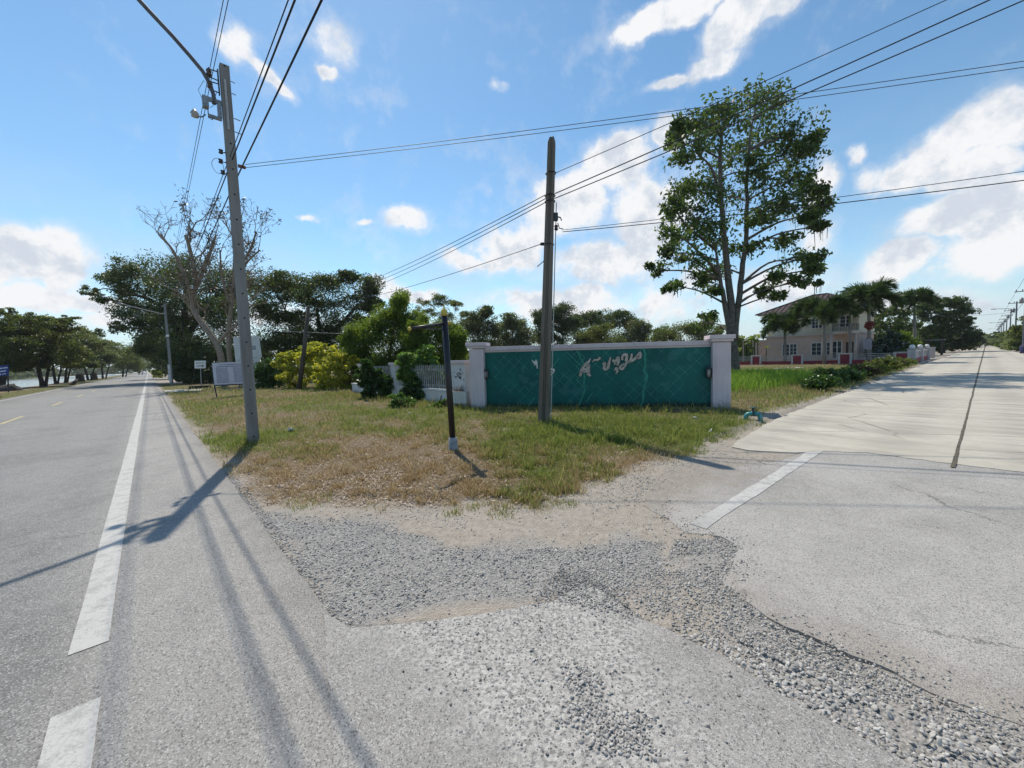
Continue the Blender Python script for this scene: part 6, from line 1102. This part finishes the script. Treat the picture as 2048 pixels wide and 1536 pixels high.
bt('sparse grey tree at the edge of the domed dark tree', 1278, 70, [(1275, 645, 16, 12, .6), (1292, 660, 12, 14, .6), (1268, 665, 16, 14, .7), (1285, 685, 20, 12)], LF_GREY, .36, .15)
bt('low tree just short of the tall tree, above the teal panel end', 1360, 66, [(1320, 672, 20, 12), (1345, 662, 22, 12), (1375, 655, 22, 12), (1400, 660, 18, 12), (1360, 682, 40, 12), (1405, 680, 24, 14), (1430, 672, 16, 14)], LF_OLIVE, .38, .2)
# banana-like clump by the tall tree
def big_leaf_plant(name, label, xy, n, L, w, mat, h0, group=None, cat='plant', lean=.7):
    root = empty(name, Vector((xy[0], xy[1], -.05)), label, cat, group); V = []; Fq = []; mb = MB()
    for i in range(n):
        a = RS.uniform(0, 6.283); b = Vector((xy[0] + RS.randn() * .7, xy[1] + RS.randn() * .7, -.05)); top = b + Vector((0, 0, h0 * RS.uniform(.45, 1.0))); mb.tube([b, top], [.07, .04], 6, False); d = Vector((math.cos(a), math.sin(a), 0)); sd = Vector((-d.y, d.x, 0)); l = L * RS.uniform(.6, 1.1)
        m_ = 6; b0 = len(V)
        for j in range(m_ + 1):
            t = j / m_; p = top + d * (l * lean * t) + Vector((0, 0, l * (.75 * t - .8 * t * t))); ww = w * math.sin(math.pi * min(.97, .08 + .9 * t)) ** .6 * .5; V += [p - sd * ww + Vector((0, 0, .15 * ww)), p, p + sd * ww + Vector((0, 0, .15 * ww))]
        for j in range(m_): Fq += [(b0 + 3 * j, b0 + 3 * j + 1, b0 + 3 * j + 4, b0 + 3 * j + 3), (b0 + 3 * j + 1, b0 + 3 * j + 2, b0 + 3 * j + 5, b0 + 3 * j + 4)]
    mb.build('stem', simple('green_stem', (.08, .12, .04), .6), root, True); npmesh('foliage', V, Fq, mat, root)
LF_BAN = leafmat('banana_leaf', [(.10, .16, .02), (.16, .21, .03), (.24, .27, .05), (.08, .13, .02)], .5)
q = at(1492, 720, 46); big_leaf_plant('banana_clump', 'yellow green banana clump between the tall tree trunk and the house', (q.x, q.y), 42, 1.9, .5, LF_BAN, 3.2)
q = at(1470, 720, 52); tree('background_tree', 'dark bushy tree hidden behind the tall tree trunk', [[(1478, 722), (1476, 690)]], [(1450, 690, 18, 14), (1480, 685, 20, 14), (1500, 695, 14, 14)], 54, .36, LF_OLIVE, BARKD, .2, 11, 44, .4, G3)

# --- foxtail palms
def palm(label, bx, by, Y, cy, Lf, nfr=13, fruit=False, lean=0):
    nfr = int(nfr * 1.15)
    b = at(bx, by, Y); b.z = -.12; c = at(bx + lean, cy, Y); root = empty('palm_tree', b, label, 'palm', 'palms before the house'); mb = MB(); hh = c.z - b.z
    mb.tube([b, b.lerp(c, .3) + Vector((.03, 0, 0)), b.lerp(c, .62), b.lerp(c, .78)], [.17, .15, .13, .12], 10); mb.build('trunk', simple('palm_trunk', (.21, .195, .18), .9, .2, 6, 0, .1, .4), root, True)
    MB().tube([b.lerp(c, .77), b.lerp(c, .9), c], [.125, .11, .05], 9).build('crownshaft', simple('crownshaft_green', (.09, .13, .05), .5), root, True)
    V = []; mb = MB()
    for i in range(nfr):
        a = i * 2.399 + RS.uniform(-.3, .3); el = RS.uniform(.15, 1.25) if i > 2 else 1.35; d = Vector((math.cos(a), math.sin(a), 0)); P = []; p = c.copy(); ang = el; m_ = 9; l = Lf * RS.uniform(.85, 1.1)
        for j in range(m_ + 1): P.append(p.copy()); p = p + (d * math.cos(ang) + Vector((0, 0, math.sin(ang)))) * (l / m_); ang -= (el + 1.55) / m_ * (.6 + .9 * j / m_)
        mb.tube(P, [.035 * (1 - .85 * j / m_) for j in range(m_ + 1)], 4, False)
        for j in range(1, m_):
            for q in range(18):
                t = j + q / 18; k_ = int(t); fr_ = t - k_; pp = P[k_].lerp(P[min(k_ + 1, m_)], fr_); T = (P[min(k_ + 1, m_)] - P[k_ - 1]).normalized(); sd = T.cross(Vector((0, 0, 1))).normalized(); nn = sd.cross(T)
                for _ in range(2):
                    th = RS.uniform(-.6, 3.74); o = (sd * math.cos(th) + nn * math.sin(th) * .8 + T * .55 + Vector((0, 0, -.25))).normalized(); ll = Lf * .27 * RS.uniform(.7, 1.15) * math.sin(math.pi * (.12 + .8 * t / m_)) ** .5; w = o.cross(T).normalized() * .04
                    V += [pp - w, pp + w, pp + o * ll + w * .4 + Vector((0, 0, -.08 * ll)), pp + o * ll - w * .4 + Vector((0, 0, -.08 * ll))]
    mb.build('rachis', simple('rachis_green', (.10, .13, .05), .6), root); npmesh('fronds', V, qfaces(len(V) // 4), leafmat('palm_leaflet', [(0.041, 0.072, 0.027), (0.065, 0.105, 0.039), (0.097, 0.138, 0.055)], 0.35, .45, .4), root)
    if fruit:
        q = b.lerp(c, .60) + Vector((-.15, -.2, 0)); P = q + Vector((0, 0, 0)); pts = unit(260) * (RS.rand(260, 1) ** .4) * np.array([.36, .36, .42]) + np.array(q); Vs, Fs = stones(pts, np.full(260, .05), 1, .1, (1, 1, 1)); npmesh('fruit_cluster', Vs, Fs, simple('red_fruit', (.16, .025, .015), .5, .3, 20), root)
palm('short palm farthest along the front fence, before the pink wall', 1570, 722, 41.5, 652, 2.75, 16)
palm('palm before the middle of the house, its crown hiding the roof end', 1648, 732, 36.5, 625, 3.0, 17)
palm('tallest palm, with a red fruit cluster on its trunk', 1738, 729, 35.5, 598, 2.8, 14, True)
palm('palm hidden behind the tallest palm, close to the house', 1700, 722, 41.5, 622, 2.8, 15)
palm('palm beside the globe lamp fence, nearest the concrete road', 1829, 722, 45, 604, 2.7, 14)
G4 = 'trees and shrubs beyond the house'
tree('background_tree', 'dark tree behind the palms at the road side of the house', [[(1785, 716), (1785, 670)]], [(1770, 625, 26, 12), (1800, 630, 26, 14), (1750, 650, 26, 14), (1785, 655, 34, 16), (1815, 655, 20, 16), (1770, 680, 30, 16), (1805, 685, 24, 18)], 56, .36, LF_DARK, BARKD, .25, 11, 44, .4, G4)
tree('roadside_tree', 'big rounded tree at the end of the row beyond the globe lamp fence', [[(1885, 705), (1885, 660)]], [(1880, 605, 26, 10), (1905, 608, 26, 12), (1925, 625, 18, 14), (1870, 630, 22, 14), (1900, 635, 30, 16), (1935, 650, 16, 16), (1880, 660, 30, 16), (1915, 665, 28, 14), (1945, 675, 12, 12), (1870, 685, 22, 14), (1905, 688, 26, 10), (1938, 688, 14, 6), (1855, 610, 16, 14), (1855, 650, 16, 20)], 70, .40, LF_DARK, BARKD, .35, 13, 46, .42, G4, 'tree', .3, .5, .7)
tree('roadside_tree', 'far tree closing the concrete road on the house side', [[(1958, 692), (1957, 680)]], [(1950, 672, 10, 10), (1960, 678, 8, 7), (1962, 684, 7, 4)], 150, .7, LF_DARK, BARKD, .3, 12, 44, .45, G4, 'tree', .25)
shrub('glossy pale leaved shrub behind the front fence beside the house porch', 1765, 712, 41, [(1750, 690, 16, 12), (1775, 682, 18, 12), (1790, 698, 16, 12), (1760, 704, 20, 10)], leafmat('glossy_grey_leaf', [(.05, .08, .05), (.10, .13, .09), (.03, .055, .03)], .2, .2, .8), .22, group=G4)
shrub('light green rounded shrub at the corner of the globe lamp fence', 1805, 712, 42, [(1800, 675, 16, 12), (1820, 680, 16, 12), (1810, 696, 20, 14), (1830, 700, 12, 12)], LF_GREEN, .2, group=G4)
shrub('low reddish hedge bush beyond the dark post frame', 1925, 700, 78, [(1905, 694, 12, 6), (1925, 693, 16, 6), (1940, 692, 8, 4)], leafmat('reddish_leaf', [(.12, .06, .03), (.10, .10, .03), (.07, .09, .03)], .3), .3, group=G4)
# trees and bushes on the far side of the concrete road
G5 = 'trees along the far side of the concrete road'
for i, (bx, Y, bl, mt, lab) in enumerate(((2052, 62, [(2035, 690, 12, 10), (2050, 660, 14, 14), (2060, 640, 14, 14), (2045, 675, 14, 14), (2060, 690, 18, 12)], LF_OLIVE, 'bushy tree at the picture edge under the nearest pole'), (2030, 84, [(2020, 672, 10, 8), (2034, 665, 12, 12), (2040, 682, 12, 12), (2024, 690, 12, 8)], LF_DARK, 'dark tree behind the gate posts on the far verge'), (2008, 112, [(2002, 674, 10, 8), (2014, 670, 10, 10), (2018, 686, 10, 8), (2004, 688, 8, 6)], LF_GREEN, 'fresh green tree behind the barrel'), (1992, 165, [(1988, 678, 10, 6), (1998, 674, 8, 8), (1996, 686, 8, 5)], LF_GREY, 'greyish tree nearly at the far end of the concrete road'), (1978, 300, [(1974, 682, 9, 5), (1984, 681, 8, 5), (1968, 684, 7, 4)], LF_GREY, 'last hazy tree closing the end of the concrete road'))):
    tree('roadside_tree', lab, [[(bx, 686 + 1.5 * F / Y), (bx, 684)]], bl, Y, .26 + Y * .0028, mt, BARKD, .2, 11, 42, .42, G5, 'tree', .25, .5, .7)
# hedge bushes and rough growth along the near edge of the concrete road
G6 = 'hedge bushes along the concrete road'
for s, l, r, h, mt, lab in ((17.2, -3.75, .55, .55, LF_SHRUB, 'dark green hedge bush nearest the valve at the concrete edge'), (19.4, -3.9, .75, .75, LF_SHRUB, 'largest dark hedge bush, where the tree shadow meets the concrete edge'), (22.0, -3.8, .65, .6, LF_SHRUB, 'mid green hedge bush just past the largest dark one'), (25.0, -3.9, .8, .62, leafmat('reddish_hedge', [(.13, .05, .03), (.09, .07, .025), (.05, .07, .02)], .3), 'reddish leaved hedge bush in the middle of the row'), (28.5, -3.9, .85, .6, LF_OLIVE, 'olive hedge bush past the reddish one'), (33, -4.0, 1.1, .75, LF_OLIVE, 'broad straw tinged hedge bush before the corner of the house fence'), (38.5, -4.1, 1.2, .8, LF_OLIVE, 'last hedge bush at the corner of the house fence')):
    c = P2(s, l); root = empty('hedge_bush', Vector((c[0], c[1], 0)), lab, 'bush', G6); S_, L_ = blob_points((c[0], c[1], h * .5), (r, r, h * .5), 46, 40, .22, .5); L_ = L_[L_[:, 2] > 0]; npmesh('foliage', leaf_quads(L_, .09 + .0015 * s, .5, .4), qfaces(len(L_)), mt, root)
    mb = MB(); [mb.tube([Vector((c[0], c[1], -.05)), Vector(p)], [.02, .006], 4, False) for p in S_[:14]]; mb.build('stem', BARK, root)
# tall bright grass beside the sign wall, straw grass beyond
x = RS.uniform(0, 1, 60000); y = RS.uniform(0, 1, 60000)
P = []; 
poly = [P2(13.5, -9.0), P2(12.8, -6.6), P2(15, -4.8), P2(22, -4.6), P2(27, -6.5), P2(26, -13), P2(19, -13)]
p = sample(poly, 26000); e = sdf(p[:, 0], p[:, 1], poly); p = p[RS.rand(len(p)) < np.clip(.25 + .8 * e, 0, 1) * (.3 + .9 * fbm(p[:, 0], p[:, 1], .8, 3, 131))]; n = len(p); V, Fq = blades(np.column_stack([p, ground_z(p[:, 0], p[:, 1]) - .01]), (.28 + .5 * RS.rand(n)) * (.6 + .6 * fbm(p[:, 0], p[:, 1], .5, 3, 133)), .012 + .008 * RS.rand(n), .7)
tag(npmesh('tall_grass', V, Fq, grassmat('tall_green_grass', [(.26, .32, .06), (.36, .38, .12)], [(.15, .27, .03), (.22, .36, .045), (.30, .42, .07)], .55), None, dict(green=np.full(len(V), .85))), kind='stuff')
poly = [P2(10.0, -3.2), P2(9.6, -4.8), P2(13.2, -6.6), P2(46, -6), P2(46, -3.3), P2(14, -3.05)]
p = sample(poly, 24000); n = len(p); V, Fq = blades(np.column_stack([p, ground_z(p[:, 0], p[:, 1]) - .01]), .06 + .26 * RS.rand(n) ** 2, .010 + .012 * RS.rand(n), 1.3)
tag(npmesh('rough_grass', V, Fq, GM, None, dict(green=np.repeat(.4 + .5 * RS.rand(n), 5))), kind='stuff')
# straw-coloured grass of the far plot and rough edges of the roadside
x, y = polar(60000, -60, 46, 16, 60); l1 = x * N1[0] + y * N1[1]; l2 = x * N2[0] + y * N2[1]; ok = ((l1 < -.8) & (l2 < -3.3)) | ((l1 > 7.2) & (l1 < 10.5)); x, y, l1 = x[ok], y[ok], l1[ok]; n = len(x); d = np.hypot(x, y)
V, Fq = blades(np.column_stack([x, y, ground_z(x, y) - .01]), (.05 + .14 * RS.rand(n) ** 2), .0012 * d * (.6 + .6 * RS.rand(n)), 1.2); tag(npmesh('field_grass', V, Fq, GM, None, dict(green=np.repeat(np.clip(.15 + .75 * fbm(x, y, .2, 3, 141) * RS.uniform(.5, 1.3, n), 0, 1), 5))), kind='stuff')
# grass tufts around the pole feet and along the wall foot
P = []
for c, r, n in ((A0, .38, 700), (B0, .35, 700), (G0, .22, 120)): a = RS.rand(n) * 6.283; q = r * RS.rand(n) ** .5; P.append(np.stack([c.x + q * np.cos(a), c.y + q * np.sin(a)], 1))
t = RS.rand(2600) * WLEN; P.append(np.stack([WA.x + we.x * t - wy.x * RS.uniform(0, .35, 2600), WA.y + we.y * t - wy.y * RS.uniform(.0, .35, 2600)], 1)); t = RS.rand(3000) * FL; P.append(np.stack([FA.x + fe.x * t - fy.x * RS.uniform(0, .7, 3000), FA.y + fe.y * t - fy.y * RS.uniform(0, .7, 3000)], 1))
for px_, py_, r, n in ((600, 905, .45, 900), (640, 915, .35, 500), (1290, 885, .5, 900), (905, 1022, .12, 160), (1005, 1024, .16, 200), (945, 1012, .1, 120), (1130, 1005, .15, 200), (620, 1003, .25, 260), (1190, 905, .3, 400), (700, 830, .9, 900), (560, 850, .6, 700)): c = gp(px_, py_); a = RS.rand(n) * 6.283; q = r * RS.rand(n) ** .6; P.append(np.stack([c[0] + q * np.cos(a), c[1] + q * np.sin(a)], 1))
p = np.concatenate(P); n = len(p); V, Fq = blades(np.column_stack([p, ground_z(p[:, 0], p[:, 1]) - .01]), (.05 + .15 * RS.rand(n) ** 1.7) * np.clip(np.hypot(p[:, 0], p[:, 1]) / 9, .4, 1), .004 + .005 * RS.rand(n), 1.1); tag(npmesh('grass_tufts', V, Fq, GM, None, dict(green=np.repeat(.35 + .5 * RS.rand(n), 5))), kind='stuff')
t = RS.rand(3600) * (FL + 1) - .5; of = RS.uniform(.15, 1.3, 3600); x = FA.x + fe.x * t - fy.x * of; y = FA.y + fe.y * t - fy.y * of; ok = RS.rand(3600) < sstep(.4, .62, fbm(x, y, 1.3, 3, 221)) * 1.2; x, y = x[ok], y[ok]; n = len(x)
V, Fq = blades(np.column_stack([x, y, ground_z(x, y) - .01]), .12 + .26 * RS.rand(n) ** 1.5, .008 + .009 * RS.rand(n), 1.0); tag(npmesh('fence_weeds', V, Fq, GM, None, dict(green=np.repeat(.45 + .45 * RS.rand(n), 5))), kind='stuff')
# litter
def crumple(px_, py_, r, label, name='plastic_bag', col=(.70, .70, .70)):
    c = gp(px_, py_); z = float(ground_z([c[0]], [c[1]])[0]); V, Fq = stones(np.array([[c[0], c[1], z + r * .3]]), np.array([r]), 3, .55, (1.1, .7, .45)); tag(npmesh(name, V, Fq, simple('white_litter', col, .5, .08, 12), None, None, False), label, 'litter', 'white litter on the verge')
crumple(583, 865, .085, 'crumpled white plastic bag in the grass beside the lamp pole foot'); crumple(1392, 838, .05, 'white scrap in the green grass below the teal panel end'); crumple(1420, 862, .04, 'small white scrap in the grass nearer the concrete road'); crumple(820, 832, .045, 'white scrap by the low weed clump')
mb = MB()
for i in range(9):
    q = at(1560 + i * 9 + random.uniform(-3, 3), 734 + random.uniform(-2, 2), 30); mb2 = MB().box((q.x, q.y, .05), (random.uniform(.5, 1.0), random.uniform(.3, .5), .05), None, random.uniform(-1, 1)); 
    if i < 5: tag(mb2.build('broken_slab', simple('pale_slab', (.55, .54, .50), .9), None), 'pale broken slab lying in the grass before the front fence', 'slab', 'pale broken slabs in the grass')
# distant woods closing the horizon
def woods(label_name, pts, h, mat, leaf, dens):
    L = []
    for (a, b), hh in zip(zip(pts[:-1], pts[1:]), h):
        d = math.hypot(b[0] - a[0], b[1] - a[1]); n = max(2, int(d / 5))
        for i in range(n):
            t = (i + RS.rand()) / n; r = 3 + 2.5 * RS.rand(); z = hh * RS.uniform(.5, .95); c = (a[0] + (b[0] - a[0]) * t + RS.randn() * 2, a[1] + (b[1] - a[1]) * t + RS.randn() * 2)
            for zc in (z * .75, z * .4, z * .15): L.append(blob_points((c[0], c[1], zc), (r, r, z * .32), 9, dens, 1.2, .5)[1])
    L = np.concatenate(L); L = L[L[:, 2] > 0]; return tag(npmesh(label_name, leaf_quads(L, leaf, .6, .5), qfaces(len(L)), mat), kind='stuff')
woods('woods', [P1(120, -8), P1(110, -40), (0, 130), (45, 120), (80, 130), P2(150, -24)], [7, 7, 6.5, 6, 6], LF_OLIVE, .8, 26)
woods('garden_woods', [(-34, 84), (-14, 92), (10, 94), (30, 90), (44, 84)], [5.5, 6.5, 5.5, 5.0], LF_OLIVE, .6, 26)
woods('riverside_woods', [P1(-60, 70), P1(60, 68), P1(180, 68), P1(400, 66), P1(560, 20), P1(560, -30)], [9, 9, 9, 9, 9], LF_GREY, 1.1, 22)
woods('roadside_woods', [P2(300, -4.5), P2(100, -14)], [7], LF_DARK, .8, 24); woods('far_roadside_woods', [P2(105, 8), P2(330, 7), P2(520, 4), P2(525, -6)], [5, 7, 8], LF_GREY, .9, 22)

# ---- the air
k = NT('haze_air'); k.t.nodes.remove(k.o); k.o = k.n('ShaderNodeOutputMaterial'); pv_ = k.n('ShaderNodeVolumePrincipled'); pv_.inputs['Color'].default_value = (.88, .94, 1.0, 1); pv_.inputs['Density'].default_value = HAZE; pv_.inputs['Anisotropy'].default_value = .3; k.t.links.new(pv_.outputs[0], k.o.inputs['Volume'])
o = MB().box((0, 0, 9), (3200, 3200, 24)).build('haze', k.m); tag(o, kind='stuff')
